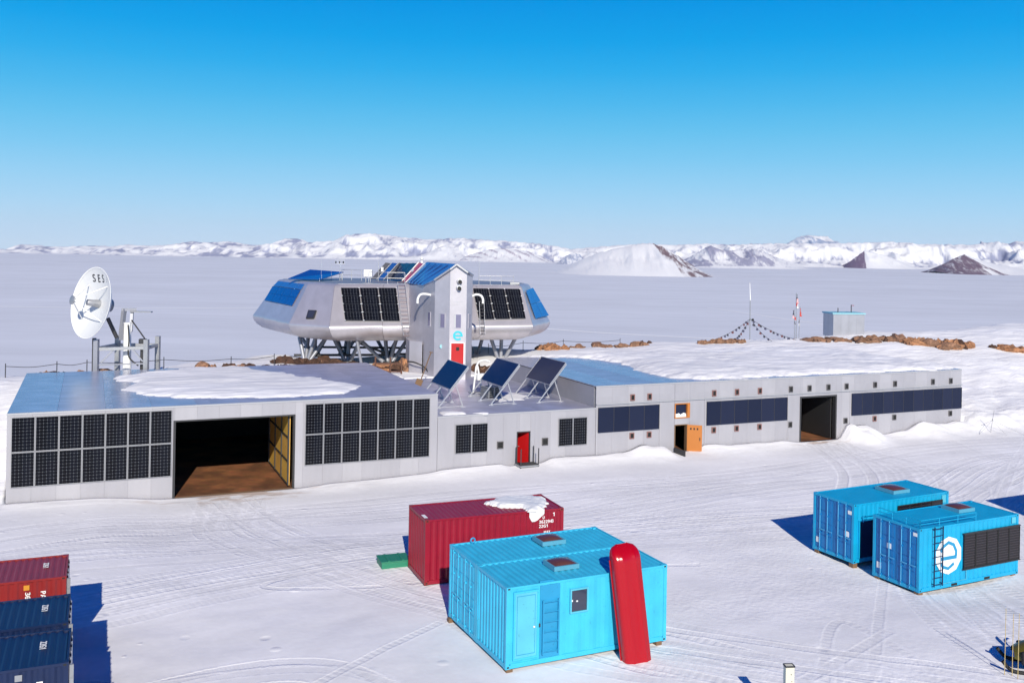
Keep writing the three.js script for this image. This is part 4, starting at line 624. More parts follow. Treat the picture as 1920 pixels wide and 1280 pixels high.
function ladder(c, x0, x1, y0, y1, zf, m, n) {
  const l = part('ladder', join([lo(x0 - 0.02, x0 + 0.02, y0, y1, zf - 0.02, zf + 0.02), lo(x1 - 0.02, x1 + 0.02, y0, y1, zf - 0.02, zf + 0.02)]), m, c);
  for (let k = 0; k < n; k++) part('rung', rod(V(x0, mix(y0 + 0.08, y1 - 0.08, k / (n - 1)), zf), V(x1, mix(y0 + 0.08, y1 - 0.08, k / (n - 1)), zf), 0.016, 6), m, l);
  part('bracket', join([y0 + 0.1, y1 - 0.1].flatMap(y => [x0, x1].map(x => lo(x - 0.015, x + 0.015, y - 0.015, y + 0.015, 0.0, zf)))), m, l); return l;
}
const off = (o, lx, lz) => { const c = Math.cos(o.rotation.y), s = Math.sin(o.rotation.y); return [o.position.x + lx * c + lz * s, o.position.z - lx * s + lz * c]; };
function blocks(o, label, pts, gy) { for (const [lx, lz, w, d] of pts) { const [x, z] = off(o, lx, lz), y = hgt(toU(x, z), toW(x, z)); const h = o.position.y - y + 0.05; if (h > 0.02) solo('timber_block', new RoundedBoxGeometry(w * 0.75, h, d * 0.8, 1, 0.01), M.timber, label(lx, lz), 'timber', [x, o.position.y - 0.004 - h / 2, z], o.rotation.y, 'timber blocks under the containers'); } }

// the pale blue pair in the foreground
const b1 = container('pale blue container with door, ladder and window, nearest of the foreground pair', 0.018, 0.241, -30.507, 0.44, M.cyanPaint, { pitch: 0.56, depth: 0.02, group: 'pale blue foreground containers', roofPitch: 0.24, roofDepth: 0.034 });
{
  const d = part('door', lo(0.3, 1.07, 0.31, 2.36, -0.005, 0.03), M.cyanPale, b1); part('door_frame', join([lo(0.24, 0.3, 0.25, 2.42, -0.01, 0.045), lo(1.07, 1.13, 0.25, 2.42, -0.01, 0.045), lo(0.3, 1.07, 2.36, 2.42, -0.01, 0.045), lo(0.3, 1.07, 0.25, 0.31, -0.01, 0.045)]), M.cyanPaint, d); part('inner_line', join([lo(0.36, 1.01, 2.26, 2.28, 0.03, 0.036), lo(0.36, 0.375, 0.42, 2.26, 0.03, 0.036), lo(0.995, 1.01, 0.42, 2.26, 0.03, 0.036), lo(0.36, 1.01, 0.4, 0.42, 0.03, 0.036)]), M.cyanDeep, d); part('knob', new THREE.SphereGeometry(0.035, 10, 8).translate(0.96, 1.25, 0.06), M.white, d); part('hasp', lo(1.13, 1.2, 1.2, 1.3, -0.01, 0.04), M.darkSteel, d);
  part('ladder_plate', lo(1.2, 1.92, 0.17, 2.5, -0.03, -0.008), M.cyanDeep, b1);
  ladder(b1, 1.28, 1.84, 0.3, 2.05, 0.07, M.cyanDeep, 6);
  const w = part('window', join([lo(2.28, 2.95, 2.2, 2.25, -0.02, 0.045), lo(2.28, 2.95, 1.46, 1.51, -0.02, 0.045), lo(2.28, 2.33, 1.51, 2.2, -0.02, 0.045), lo(2.9, 2.95, 1.51, 2.2, -0.02, 0.045)]), M.cyanPale, b1); part('pane', lo(2.33, 2.9, 1.51, 2.2, -0.01, 0.015), M.glassDark, w); part('latch', lo(2.5, 2.56, 1.82, 1.86, 0.015, 0.04), M.white, w); part('latch', lo(2.33, 2.37, 1.84, 1.9, 0.015, 0.04), M.white, w);
  skylight(b1, 2.62, -1.28); part('roof_loop', lo(1.2, 1.7, CH - 0.01, CH + 0.04, -0.1, -0.06), M.cyanDeep, b1);
}
const b2 = container('pale blue container with ribbed doors, farther one of the foreground pair', ...[0, 0, 0], 0.44, M.cyanPaint, { left: 'doors', rodMat: M.cyanPaint, group: 'pale blue foreground containers', roofPitch: 0.24, roofDepth: 0.034 });
{ const [x, z] = off(b1, 0, -CW - 0.025); b2.position.set(x, 0.241, z); skylight(b2, 3.5, -1.4); part('lifting_ring', new THREE.TorusGeometry(0.08, 0.03, 8, 20).translate(0.85, CH + 0.08, -2.3), M.cyanDeep, b2); }
const r0 = container('dark red container with a torn sheet of snow on its roof', -3.262, 0.084, -38.498, 0.377, M.redPaint, { roofDepth: 0.015, cast: M.rustPaint });
{
  for (const [t, x, y, s] of [['362294', 4.93, 2.02, 0.13], ['3', 5.5, 2.02, 0.13], ['22G1', 4.93, 1.84, 0.13], ['U', 5.08, 2.2, 0.12], ['1', 5.55, 2.28, 0.16], ['MAX', 5.15, 1.6, 0.1]]) part('lettering', words(t, s).translate(x, y, -0.012), M.print, r0);
  part('label_strip', lo(0.05, 0.2, CH + 0.0, CH + 0.004, -0.8, -0.3), M.print, r0);
  const P = [[3.0, 1.75], [3.5, 0.95], [4.0, 0.7], [4.35, 0.6], [4.5, 0.02], [5.15, 0.02], [5.3, 0.4], [5.7, 0.9], [5.9, 1.7], [5.6, 2.2], [4.6, 2.35], [3.8, 2.3], [3.4, 1.9]];
  const f = (a, b) => { const s = Math.max(...P.map(p => p[0])), q = Math.min(...P.map(p => p[0])); return [mix(q, s, a), mix(-0.1, 2.25, b)]; };
  const inside = (x, y) => { let ins = false, d = 9; for (let i = 0, j = P.length - 1; i < P.length; j = i++) { const [ax, ay] = P[j], [bx, by] = P[i]; if ((ay > y) !== (by > y) && x < (bx - ax) * (y - ay) / (by - ay) + ax) ins = !ins; const ex = bx - ax, ey = by - ay, t = Math.max(0, Math.min(1, ((x - ax) * ex + (y - ay) * ey) / (ex * ex + ey * ey))); d = Math.min(d, Math.hypot(x - ax - ex * t, y - ay - ey * t)); } return ins ? d : -d; };
  const nx = 70, ny = 60, pos = [], idx = [], H = []; for (let j = 0; j <= ny; j++) for (let i = 0; i <= nx; i++) { const [x, y] = f(i / nx, j / ny), d = inside(x, y) + (fbm(x * 3, y * 3, 3) - 0.5) * 0.4; H.push(d); pos.push(x, CH + (d > 0 ? 0.02 + 0.1 * Math.min(1, d * 4) * (0.4 + fbm(x * 2, y * 2, 3)) : -0.03), -y); }
  for (let j = 0; j < ny; j++) for (let i = 0; i < nx; i++) { const a = j * (nx + 1) + i; if (Math.max(H[a], H[a + 1], H[a + nx + 1], H[a + nx + 2]) < 0) continue; idx.push(a, a + 1, a + nx + 2, a, a + nx + 2, a + nx + 1); }
  const g = new THREE.BufferGeometry(); g.setAttribute('position', new THREE.Float32BufferAttribute(pos, 3)); g.setIndex(idx); g.computeVertexNormals(); const drape = gridGeo(16, 8, (a, b) => { const x = 4.48 + a * 0.68; return V(x, CH + 0.03 - b * (0.1 + 0.42 * Math.pow(Math.sin(Math.PI * Math.min(1, 0.12 + a * 0.85)), 0.7) * (0.6 + 0.6 * vn(a * 6, 2))), 0.015 + 0.02 * vn(a * 9, b * 5)); });
  drape.deleteAttribute('uv'); solo('snow_patch', mergeGeometries([g.toNonIndexed(), drape.toNonIndexed()]), M.white, 'ragged white snow sheet on the dark red container roof', 'snow', [r0.position.x, r0.position.y, r0.position.z], 0.377);
}
// the two blue containers on the right, and the one whose shadow alone shows
const c2 = container('bright blue container with white octagonal logo and dark panel array', 16.769, -0.17, -39.314, 0.457, M.bluePaint, { left: 'doors', rodMat: paint(0.08, 0.4, 0.7), shadeDoorMat: paint(0.004, 0.2, 0.52), roofDepth: 0.008, depth: 0.028, group: 'bright blue containers on the right', placards: [[1.45, 1.38, 0.22, 0.22], [1.98, 0.4, 0.22, 0.26], [0.12, 2.25, 0.2, 0.14]] });  // door end coloured darker for the low sun it catches
const c1 = container('bright blue container with open side bay, farther one on the right', 15.196, -0.011, -42.414, 0.471, M.bluePaint, { left: 'doors', rodMat: paint(0.08, 0.4, 0.7), shadeDoorMat: paint(0.004, 0.2, 0.52), roofDepth: 0.008, depth: 0.028, group: 'bright blue containers on the right', placards: [[0.28, 1.08, 0.24, 0.24], [2.0, 0.38, 0.22, 0.24], [0.15, 2.1, 0.2, 0.16]] });  // darker door colour carries the shade of this end
container('bright blue container beyond the right edge, casting its shadow on the snow', 28.4, 0, -47.1, 0.46, M.bluePaint, { roofDepth: 0.008 });
{
  ladder(c2, 0.74, 1.22, 0.18, 2.62, 0.12, M.navyPaint, 9);
  const oct = []; for (let k = 0; k < 10; k++) { const a = Math.PI / 2 + k * Math.PI / 5; oct.push(new THREE.Vector2(Math.cos(a) * 0.78, Math.sin(a) * 0.78)); }
  const lg = part('logo', new THREE.ExtrudeGeometry(new THREE.Shape(oct), { depth: 0.008, bevelEnabled: false }).translate(1.72, 1.32, -0.012), M.print, c2); lg.userData.label = 'white octagonal logo with a lowercase letter e';
  const ep = [[-0.46, 0.2], [-0.3, 0.4], [0, 0.54], [0.3, 0.42], [0.46, 0.14], [0.45, -0.06]], eb = [[-0.44, -0.1], [0.5, -0.1]], el = [[-0.44, -0.3], [-0.3, -0.44], [0, -0.54], [0.34, -0.36]];
  for (const [q, w] of [[ep, 0.14], [eb, 0.15], [el, 0.13]]) part('logo_stroke', new THREE.ExtrudeGeometry(stroke(q, w), { depth: 0.006, bevelEnabled: false }).translate(1.7, 1.32, -0.002), M.cyanDeep, lg);
  const gridTex = canvasTex(128, 256, (x, w, h) => { x.fillStyle = '#120f12'; x.fillRect(0, 0, w, h); x.fillStyle = '#4a4348'; for (let k = 0; k < 13; k++) x.fillRect(0, k * h / 13, w, 3); x.fillStyle = '#2b272a'; for (let k = 0; k < 8; k++) x.fillRect(k * w / 8, 0, 2, h); });
  M.darkModule = std({ map: gridTex, roughness: 0.25 });
  for (let k = 0; k < 5; k++) { const w = 3.5 / 5; solarModule(c2, 2.56 + (k + 0.5) * w, 1.38, 0.05, w - 0.012, 1.45, M.darkModule, M.black, 0.025); }
  part('panel_rail', join([lo(2.54, 6.08, 2.105, 2.14, 0, 0.09), lo(2.54, 6.08, 0.62, 0.655, 0, 0.09)]), M.darkSteel, c2);
  part('side_door_line', join([lo(2.78, 2.8, 0.2, 0.62, -0.01, 0.012), lo(1.35, 2.78, 0.19, 0.21, -0.01, 0.012)]), M.cyanPale, c2);
  part('sign', lo(5.6, 5.85, 2.22, 2.48, -0.01, 0.006), M.cyanPale, c2); part('fork_pocket', join([lo(1.9, 2.25, 0.03, 0.13, -0.06, 0.002), lo(3.9, 4.25, 0.03, 0.13, -0.06, 0.002)]), M.black, c2);
  skylight(c2, 4.2, -1.6, 1.0, 0.95); skylight(c1, 3.7, -1.2, 1.05, 1.1);
  for (const [a, b] of [[[0.15, -2.26], [0.1, -0.06]], [[0.1, -0.06], [3.4, -0.06]]]) { const A = V(a[0], CH, a[1]), B = V(b[0], CH, b[1]); for (const y of [0.16, 0.32]) part('guard_rail', rod(A.clone().setY(CH + y), B.clone().setY(CH + y), 0.018, 6), M.bluePaint, c2); for (let k = 0; k <= 3; k++) { const p = A.clone().lerp(B, k / 3); part('rail_post', rod(p, p.clone().setY(CH + 0.32), 0.018, 6), M.bluePaint, c2); } }
  part('bay_opening', lo(0.36, 2.3, 0.2, 1.8, -0.3, 0.004), M.navyPaint, c1); part('bay_frame', join([lo(0.3, 0.36, 0.2, 1.86, -0.05, 0.03), lo(0.36, 2.3, 1.8, 1.86, -0.05, 0.03)]), M.bluePaint, c1);
  for (let k = 0; k < 4; k++) { const w = 2.9 / 4; solarModule(c1, 2.67 + (k + 0.5) * w, 1.55, 0.05, w - 0.012, 1.45, M.darkModule, M.black, 0.025); }
  part('sign', lo(5.6, 5.85, 2.1, 2.45, -0.01, 0.006), M.cyanPale, c1);
  for (const y of [1.92, 2.06]) part('guard_rail', rod(V(0.45, y, 0.12), V(1.5, y, 0.12), 0.018, 6), M.bluePaint, c1);
  part('rail_post', join([rod(V(0.45, 1.8, 0.12), V(0.45, 2.06, 0.12), 0.018, 6), rod(V(1.5, 1.8, 0.12), V(1.5, 2.06, 0.12), 0.018, 6), rod(V(0.45, 2.0, 0.0), V(0.45, 2.0, 0.12), 0.018, 6)]), M.bluePaint, c1);
}
// three containers side by side at the left edge
for (const [label, x, z, m, codes] of [
  ['rust red container at the left edge, farthest of the three side by side', -14.35, -31.55, M.rustPaint, 0], ['navy blue container at the left edge, middle of the three side by side', -12.55, -27.75, M.navyPaint, 1], ['navy blue container in the lower left corner, nearest of the three', -11.32, -25.1, M.navyPaint, 2]]) {
  const yaw = 0.4, c = container(label, x - CL * Math.cos(yaw), 0.02, z + CL * Math.sin(yaw), yaw, m, { right: 'doors', group: 'containers at the left edge', cast: m });
  part('lettering', words('22G1', 0.17).rotateX(-Math.PI / 2).rotateY(-Math.PI / 2).translate(CL - 0.75, CH + 0.003, -1.65), M.print, c);
  if (codes !== 1) { part('lettering', words('PANU', 0.15).rotateZ(-Math.PI / 2).translate(CL - 0.75, 2.2, -0.01), M.print, c); part('lettering', words('362', 0.15).rotateZ(-Math.PI / 2).translate(CL - 1.2, 2.2, -0.01), M.print, c); part('label_strip', lo(CL - 1.25, CL - 1.08, 2.26, 2.42, -0.014, -0.008), codes ? M.galv : std({ color: col(0.6, 0.25, 0.02), roughness: 0.6 }), c); }
  part('door_edge', lo(CL + 0.02, CL + 0.12, 0.2, CH - 0.1, -0.12, -0.06), M.galv, c);
}
const near = { [b1.uuid]: 'near pale blue container', [b2.uuid]: 'far pale blue container', [c2.uuid]: 'logo container', [c1.uuid]: 'far right blue container' };
const blockLabel = (o) => (lx, lz) => `timber block under the ${lx < 3 ? 'left' : 'right'} ${lz > -1.2 ? 'front' : 'back'} corner of the ${near[o.uuid]}`;
blocks(b1, blockLabel(b1), [[0.15, -0.12, 0.3, 0.3], [5.8, -0.15, 0.3, 0.3], [3.2, -0.12, 0.4, 0.25]].slice(0, 2)); blocks(b2, blockLabel(b2), [[0.1, -2.25, 0.5, 0.25], [5.8, -2.2, 0.3, 0.3]]);
blocks(c2, blockLabel(c2), [[0.15, -0.15, 0.35, 0.3], [0.15, -2.2, 0.4, 0.3], [5.8, -0.15, 0.3, 0.3]]); blocks(c1, blockLabel(c1), [[0.15, -0.15, 0.35, 0.3], [0.15, -2.2, 0.4, 0.3]]);

// ---------------------------------------------------------------- red sledge leaning on the pale blue container
{
  const o = thing('cargo_sledge', 'long glossy red cargo sledge hull leaning upright against the pale blue container', 'sledge', [4.3, -0.02, -31.9], 0.36);
  const Lz = 3.85, red = std({ color: col(0.36, 0.001, 0.009), roughness: 0.22 });
  const half = (s) => { const r = 0.52, e = s > 0.9 ? Math.sqrt(Math.max(0, 1 - ((s - 0.9) / 0.1) ** 2)) : 1; return r * (0.95 + 0.05 * s) * (0.35 + 0.65 * e); };
  const g = gridGeo(30, 48, (a, s) => {          // open hull, outer side towards the camera
    const th = (a - 0.5) * Math.PI, w = half(s), bow = s > 0.86 ? Math.pow((s - 0.86) / 0.14, 2) : 0, x = Math.sign(Math.sin(th)) * Math.pow(Math.abs(Math.sin(th)), 0.55) * w;
    const rid = 0.035 * (Math.exp(-(((x + 0.2) / 0.05) ** 2)) + Math.exp(-(((x - 0.24) / 0.05) ** 2))) * (s < 0.93 ? 1 : 0);
    return V(x, s * Lz, 0.36 * Math.pow(Math.max(0, Math.cos(th)), 0.42) * (1 - bow * 0.75) + rid - 0.1 * bow);
  });
  const hull = part('hull', g, red, o);
  part('stern_plate', gridGeo(16, 6, (a, b) => { const th = (a - 0.5) * Math.PI, w = half(0); return V(Math.sign(Math.sin(th)) * Math.pow(Math.abs(Math.sin(th)), 0.55) * w, 0.004, 0.36 * Math.pow(Math.max(0, Math.cos(th)), 0.42) * b); }), red, o);
  for (const k of [-1, 1]) part('rim', tube([V(k * (half(0) + 0.01), 0, 0), V(k * (half(0.4) + 0.01), Lz * 0.4, 0), V(k * (half(0.88) + 0.01), Lz * 0.88, 0)], 0.03, 20, 6), red, o);
  o.rotation.set(-0.115, 0.36, 0.085, 'YXZ');
}
// green pallet lid by the red container
{ const y0 = hgt(toU(-4.8, -41.3), toW(-4.8, -41.3)), o = thing('green_crate', 'flat green plastic crate beside the dark red container', 'crate', [-4.82, y0 - 0.02, -41.25], 0.35), m = std({ color: col(0.02, 0.2, 0.12), roughness: 0.5 }); part('body', new RoundedBoxGeometry(1.25, 0.26, 1.0, 2, 0.03).translate(0, 0.13, 0), m, o); part('lid', new RoundedBoxGeometry(1.3, 0.05, 1.05, 2, 0.02).translate(0, 0.285, 0), m, o); for (const x of [-0.3, 0.3]) part('rib', new THREE.BoxGeometry(0.1, 0.03, 0.95).translate(x, 0.32, 0), m, o); }
// marker post in the foreground with a framed plate on top
{ const o = thing('marker_post', 'cream white post with black framed top at the bottom edge', 'post', [8.05, -0.05, -27.4], 0.1); part('shaft', new RoundedBoxGeometry(0.26, 1.95, 0.2, 2, 0.02).translate(0, 0.95, 0), std({ color: col(0.62, 0.6, 0.5), roughness: 0.7 }), o); part('frame', join([lo(-0.14, 0.14, 1.9, 1.935, 0.085, 0.115), lo(-0.14, 0.14, 1.9, 1.935, -0.115, -0.085), lo(-0.145, -0.115, 1.9, 1.935, -0.085, 0.085), lo(0.115, 0.145, 1.9, 1.935, -0.085, 0.085)]), M.darkSteel, o); part('screw', join([V(0.03, 1.7, 0.1), V(0.05, 1.5, 0.1)].map(p => new THREE.SphereGeometry(0.014, 6, 5).translate(p.x, p.y, p.z))), M.black, o); }
// snowmobile at the right edge with marker canes beside it
{
  const y0 = hgt(toU(17.2, -31.9), toW(17.2, -31.9)), o = thing('snowmobile', 'olive yellow and black snowmobile cut off by the right edge', 'snowmobile', [18.15, y0, -31.55], 1.25);
  o.scale.setScalar(1.25);
  const olive = std({ color: col(0.1, 0.085, 0.01), roughness: 0.3 });
  part('track', new RoundedBoxGeometry(0.45, 0.32, 1.9, 3, 0.12).translate(0, 0.18, 0.45), M.rubber, o); part('tunnel', new RoundedBoxGeometry(0.5, 0.22, 1.9, 3, 0.06).translate(0, 0.46, 0.5), M.black, o);
  part('seat', new RoundedBoxGeometry(0.36, 0.3, 1.1, 4, 0.1).translate(0, 0.72, 0.5), M.black, o);
  const hood = gridGeo(16, 14, (a, b) => { const th = (a - 0.5) * Math.PI * 1.1, w = 0.48 * Math.pow(Math.sin(Math.PI * (0.12 + 0.8 * b)), 0.5), h = 0.5 * Math.pow(Math.sin(Math.PI * (0.1 + 0.62 * b)), 0.7); return V(Math.sin(th) * w, 0.32 + Math.max(0, Math.cos(th)) * h, -1.15 + b * 1.15); }); part('hood', hood, olive, o);
  part('side_panel', join([new RoundedBoxGeometry(0.12, 0.35, 0.9, 3, 0.05).translate(-0.4, 0.4, -0.55), new RoundedBoxGeometry(0.12, 0.35, 0.9, 3, 0.05).translate(0.4, 0.4, -0.55)]), M.black, o);
  part('windshield', gridGeo(10, 6, (a, b) => V((a - 0.5) * 0.62 * (1 - 0.25 * b), 0.8 + b * 0.42, -0.45 + b * 0.22 + 0.3 * (a - 0.5) ** 2)), std({ color: col(0.02, 0.02, 0.025), roughness: 0.1 }), o);
  const hb = part('handlebar', tube([V(-0.42, 1.08, 0.02), V(-0.2, 1.1, -0.08), V(0.2, 1.1, -0.08), V(0.42, 1.08, 0.02)], 0.025), M.black, o); part('mirror', new THREE.SphereGeometry(0.07, 8, 6).translate(-0.5, 1.15, 0), M.black, hb);
  for (const x of [-0.45, 0.45]) { part('ski', tube([V(x, 0.04, 0.1), V(x, 0.04, -0.9), V(x, 0.08, -1.25), V(x, 0.28, -1.45)], 0.05, 20, 6), M.black, o); part('strut', rod(V(x, 0.06, -0.5), V(x * 0.6, 0.5, -0.5), 0.035), M.darkSteel, o); }
  part('rack', join([rod(V(-0.22, 0.62, 1.35), V(-0.22, 0.9, 1.35), 0.02), rod(V(0.22, 0.62, 1.35), V(0.22, 0.9, 1.35), 0.02), rod(V(-0.22, 0.9, 1.35), V(0.22, 0.9, 1.35), 0.02)]), M.darkSteel, o);
  const cane = std({ color: col(0.5, 0.38, 0.16), roughness: 0.7 });
  for (const [x, z, h, l] of [[16.2, -31.35, 2.25, 'thin bamboo cane in the snow, leftmost by the snowmobile'], [16.42, -31.3, 2.1, 'thin bamboo cane in the snow, middle one by the snowmobile'], [16.5, -31.1, 2.2, 'thin bamboo cane in the snow, closest to the snowmobile']]) { const a = thing('bamboo_cane', l, 'cane', [x, -0.1, z], 0, 'bamboo canes by the snowmobile'); part('stem', rod(V(0, 0, 0), V(0.015, h, 0), 0.012, 6, 0.008), cane, a); part('node', join([0.4, 0.9, 1.4, 1.9].map(y => new THREE.TorusGeometry(0.017, 0.004, 5, 8).rotateX(Math.PI / 2).translate(0.01, y, 0))), cane, a); }
}
// ---------------------------------------------------------------- things along the ridge
const gy = (x, z) => hgt(toU(x, z), toW(x, z));
// rocks: cracked boulders, each outcrop a thing with its own boulders
const rockTex = dataTex(256, (i, j) => { const v = pf(i, j, 256, 6, 9, 5), s = pf(i, j, 256, 24, 44, 3); const k = 0.55 + 0.75 * v - (s > 0.66 ? 0.2 : 0); return [Math.min(1, 0.76 * k), 0.61 * k, 0.5 * k]; }, true, 0.9);
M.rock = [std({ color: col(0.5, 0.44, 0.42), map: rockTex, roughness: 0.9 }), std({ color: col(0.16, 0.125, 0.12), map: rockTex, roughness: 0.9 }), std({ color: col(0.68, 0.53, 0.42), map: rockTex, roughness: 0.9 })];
const wigr = (a) => (rnd() - 0.5) * a;
function boulder(rx, ry, rz, s, detail = 2) {   // angular, cracked along flat layers
  const g = new THREE.IcosahedronGeometry(1, detail), p = g.attributes.position, v = V(0, 0, 0);
  for (let i = 0; i < p.count; i++) { v.fromBufferAttribute(p, i); const n = 0.62 + 0.75 * ridged(v.x * 1.3 + s, v.y * 1.2 + v.z * 1.5 + s * 2, 2) - 0.25 * vn(v.x * 2.2 + s * 3, v.z * 2.2 + v.y); v.multiplyScalar(n); v.y = Math.round(v.y * 4) / 4 * 0.6 + v.y * 0.4; p.setXYZ(i, v.x * rx, v.y * ry, v.z * rz); }
  const uv = []; for (let i = 0; i < p.count; i++) uv.push(p.getX(i) + p.getZ(i) * 0.4, p.getY(i) + p.getZ(i) * 0.6); g.setAttribute('uv', new THREE.Float32BufferAttribute(uv, 2)); g.computeVertexNormals(); return g;
}
const STONES = [0, 1, 2, 3, 4, 5].map(k => boulder(1, 1, 1, k * 5.3 + 1));
function outcrop(label, x, z, list, m, lift = 0) {
  const y = gy(x, z), o = thing('rock_outcrop', label, 'rocks', [x, y, z], 0, 'bare rocks along the ridge');
  list.forEach(([dx, dz, rx, ry, rz], k) => {
    const n = 4 + Math.round(rx * 2);
    for (let i = 0; i < n; i++) {
      const a = rnd() * 6.28, q = Math.sqrt(rnd()) * 0.85, f = 0.24 + 0.5 * rnd() * rnd() + (i === 0 ? 0.3 : 0), px = dx + Math.cos(a) * rx * q * (i ? 1 : 0.2), pz = dz + Math.sin(a) * rz * q * (i ? 1 : 0.2), Y = gy(x + px, z + pz) - y;
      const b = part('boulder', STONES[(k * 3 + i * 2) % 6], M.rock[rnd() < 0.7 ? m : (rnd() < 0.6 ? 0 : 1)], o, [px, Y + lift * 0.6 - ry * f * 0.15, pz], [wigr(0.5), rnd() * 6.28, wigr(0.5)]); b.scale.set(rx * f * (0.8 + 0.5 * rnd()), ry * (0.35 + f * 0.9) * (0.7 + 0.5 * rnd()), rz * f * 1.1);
    }
  });
}
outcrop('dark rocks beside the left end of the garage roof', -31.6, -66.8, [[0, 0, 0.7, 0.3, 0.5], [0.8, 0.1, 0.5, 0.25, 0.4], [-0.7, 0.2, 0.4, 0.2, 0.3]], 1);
outcrop('small pale rocks left of the satellite dish frame', -30.1, -67.6, [[0, 0, 0.4, 0.2, 0.4], [0.7, 0.1, 0.5, 0.2, 0.3]], 0, 0.05);
outcrop('low brown rock at the foot of the satellite dish', -28.6, -68.4, [[0, 0, 0.6, 0.25, 0.5], [-0.5, 0.3, 0.3, 0.2, 0.3]], 2, 0.05);
outcrop('brown flat rock behind the snow patch on the garage roof', -22.8, -71.4, [[0, 0, 0.7, 0.3, 0.5], [0.7, -0.2, 0.4, 0.25, 0.4]], 2, 0.35);
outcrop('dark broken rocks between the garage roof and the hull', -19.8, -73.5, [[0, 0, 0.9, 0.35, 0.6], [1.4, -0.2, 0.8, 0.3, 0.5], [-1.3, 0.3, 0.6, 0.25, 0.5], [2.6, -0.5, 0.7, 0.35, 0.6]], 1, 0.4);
outcrop('rock ledge under the left legs of the station, hull shade in its dark colour', -16.6, -80.2, [[0, 0, 1.6, 0.6, 1.0], [2.0, -0.8, 1.3, 0.5, 0.9], [-1.8, 0.6, 1.1, 0.5, 0.8], [3.6, -0.4, 1.2, 0.6, 1.0], [0.8, -2.4, 1.5, 0.6, 1.0]], 1, 0.1);  // dark rock tone stands for the shade under the hull
outcrop('sunlit brown boulders between garage roof and tower', -10.6, -79.0, [[0, 0, 1.1, 0.75, 0.9], [1.3, -0.3, 0.9, 0.65, 0.8], [-1.2, -0.6, 0.9, 0.6, 0.7], [0.5, -1.5, 1.3, 0.7, 0.9], [1.9, -1.2, 0.9, 0.8, 0.9]], 2, 0.05);
outcrop('rocks right of the entrance tower, hull shade in their black colour', -1.8, -79.2, [[0, 0, 1.0, 0.8, 0.9], [1.2, -0.8, 1.0, 0.6, 0.8], [-0.6, -1.4, 1.0, 0.7, 0.8], [2.8, -1.8, 1.2, 0.5, 0.8]], 1, 0.2);  // black rock tone paints in shade below the hull
outcrop('orange boulder right of the station hull', 3.9, -92.5, [[0, 0, 1.2, 0.65, 0.9], [-1.1, 0.2, 0.8, 0.45, 0.6], [1.3, -0.1, 0.7, 0.35, 0.6]], 2, 0.1);
outcrop('reddish streak of low rocks behind the workshop roof', 8.6, -94, [[0, 0, 1.3, 0.3, 0.6], [1.9, 0.1, 1.2, 0.3, 0.6], [-2.0, 0, 1.0, 0.25, 0.5], [3.6, -0.2, 0.9, 0.35, 0.5]], 0, 0.1);
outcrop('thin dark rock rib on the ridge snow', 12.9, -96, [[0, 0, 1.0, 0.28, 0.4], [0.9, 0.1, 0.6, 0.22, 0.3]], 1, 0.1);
outcrop('brown rocks at the foot of the bunting lines', 20.7, -96.6, [[0, 0, 1.0, 0.45, 0.7], [1.3, -0.2, 0.9, 0.35, 0.6], [-1.3, 0.2, 0.6, 0.3, 0.5], [2.3, -0.2, 0.6, 0.3, 0.5]], 0, 0.15);
outcrop('long flat brown rock shelf under the silver cabin', 35.6, -99.5, [[-4.0, 0.4, 1.4, 0.3, 0.7], [-2.0, 0.2, 1.8, 0.35, 0.8], [0.4, 0, 2.0, 0.35, 0.9], [2.8, -0.2, 1.8, 0.4, 0.8], [4.8, -0.6, 1.5, 0.45, 0.8]], 0, 0.1);
outcrop('large orange rock outcrop on the right skyline', 43.5, -98.6, [[-2.6, 0.2, 1.5, 0.6, 0.9], [-0.6, 0, 1.8, 0.85, 1.1], [1.6, 0, 1.9, 0.95, 1.1], [3.4, -0.2, 1.4, 0.6, 0.8], [0.6, 1.2, 1.5, 0.5, 0.8]], 2, 0.1);
outcrop('low orange rocks at the far right skyline', 52.4, -98.8, [[-2, 0, 1.4, 0.4, 0.7], [0, 0, 1.6, 0.45, 0.8], [1.8, 0, 1.3, 0.4, 0.7]], 2, 0.1);
// silver cabin on stilts
{
  const o = thing('instrument_cabin', 'small silver box cabin on stilts with pale blue roof edge', 'cabin', [35.85, 4.1, -104.2], 0.12), m = std({ color: col(0.5, 0.51, 0.55), metalness: 0.5, roughness: 0.35, map: steelMap });
  for (let k = 0; k < 4; k++) part('wall_panel', lo(-1.75 + k * 0.875 + 0.004, -1.75 + (k + 1) * 0.875 - 0.004, 0.75, 3.1, 1.2, 1.25), m, o);
  part('body', lo(-1.74, 1.74, 0.7, 3.12, -1.2, 1.198), m, o); part('roof_edge', lo(-1.85, 1.85, 3.12, 3.27, -1.3, 1.32), std({ color: col(0.25, 0.5, 0.58), roughness: 0.5 }), o);
  for (const x of [-1.5, 0.9, 1.65]) for (const z of [1.1, -1.1]) part('stilt', rod(V(x, -0.3, z), V(x, 0.72, z), 0.07), M.white, o);
  for (const [x, h] of [[-0.65, 0.45], [0.85, 0.8]]) part('mast', rod(V(x, 3.27, 0), V(x, 3.27 + h, 0), 0.05), M.darkSteel, o); part('wind_vane', new THREE.BoxGeometry(0.3, 0.05, 0.05).translate(1.0, 4.0, 0), M.redPaint, o);
  part('snow_drift', boulder(0.9, 0.3, 0.6, 5).translate(-0.9, 0.4, 0.9), M.white, o);
}
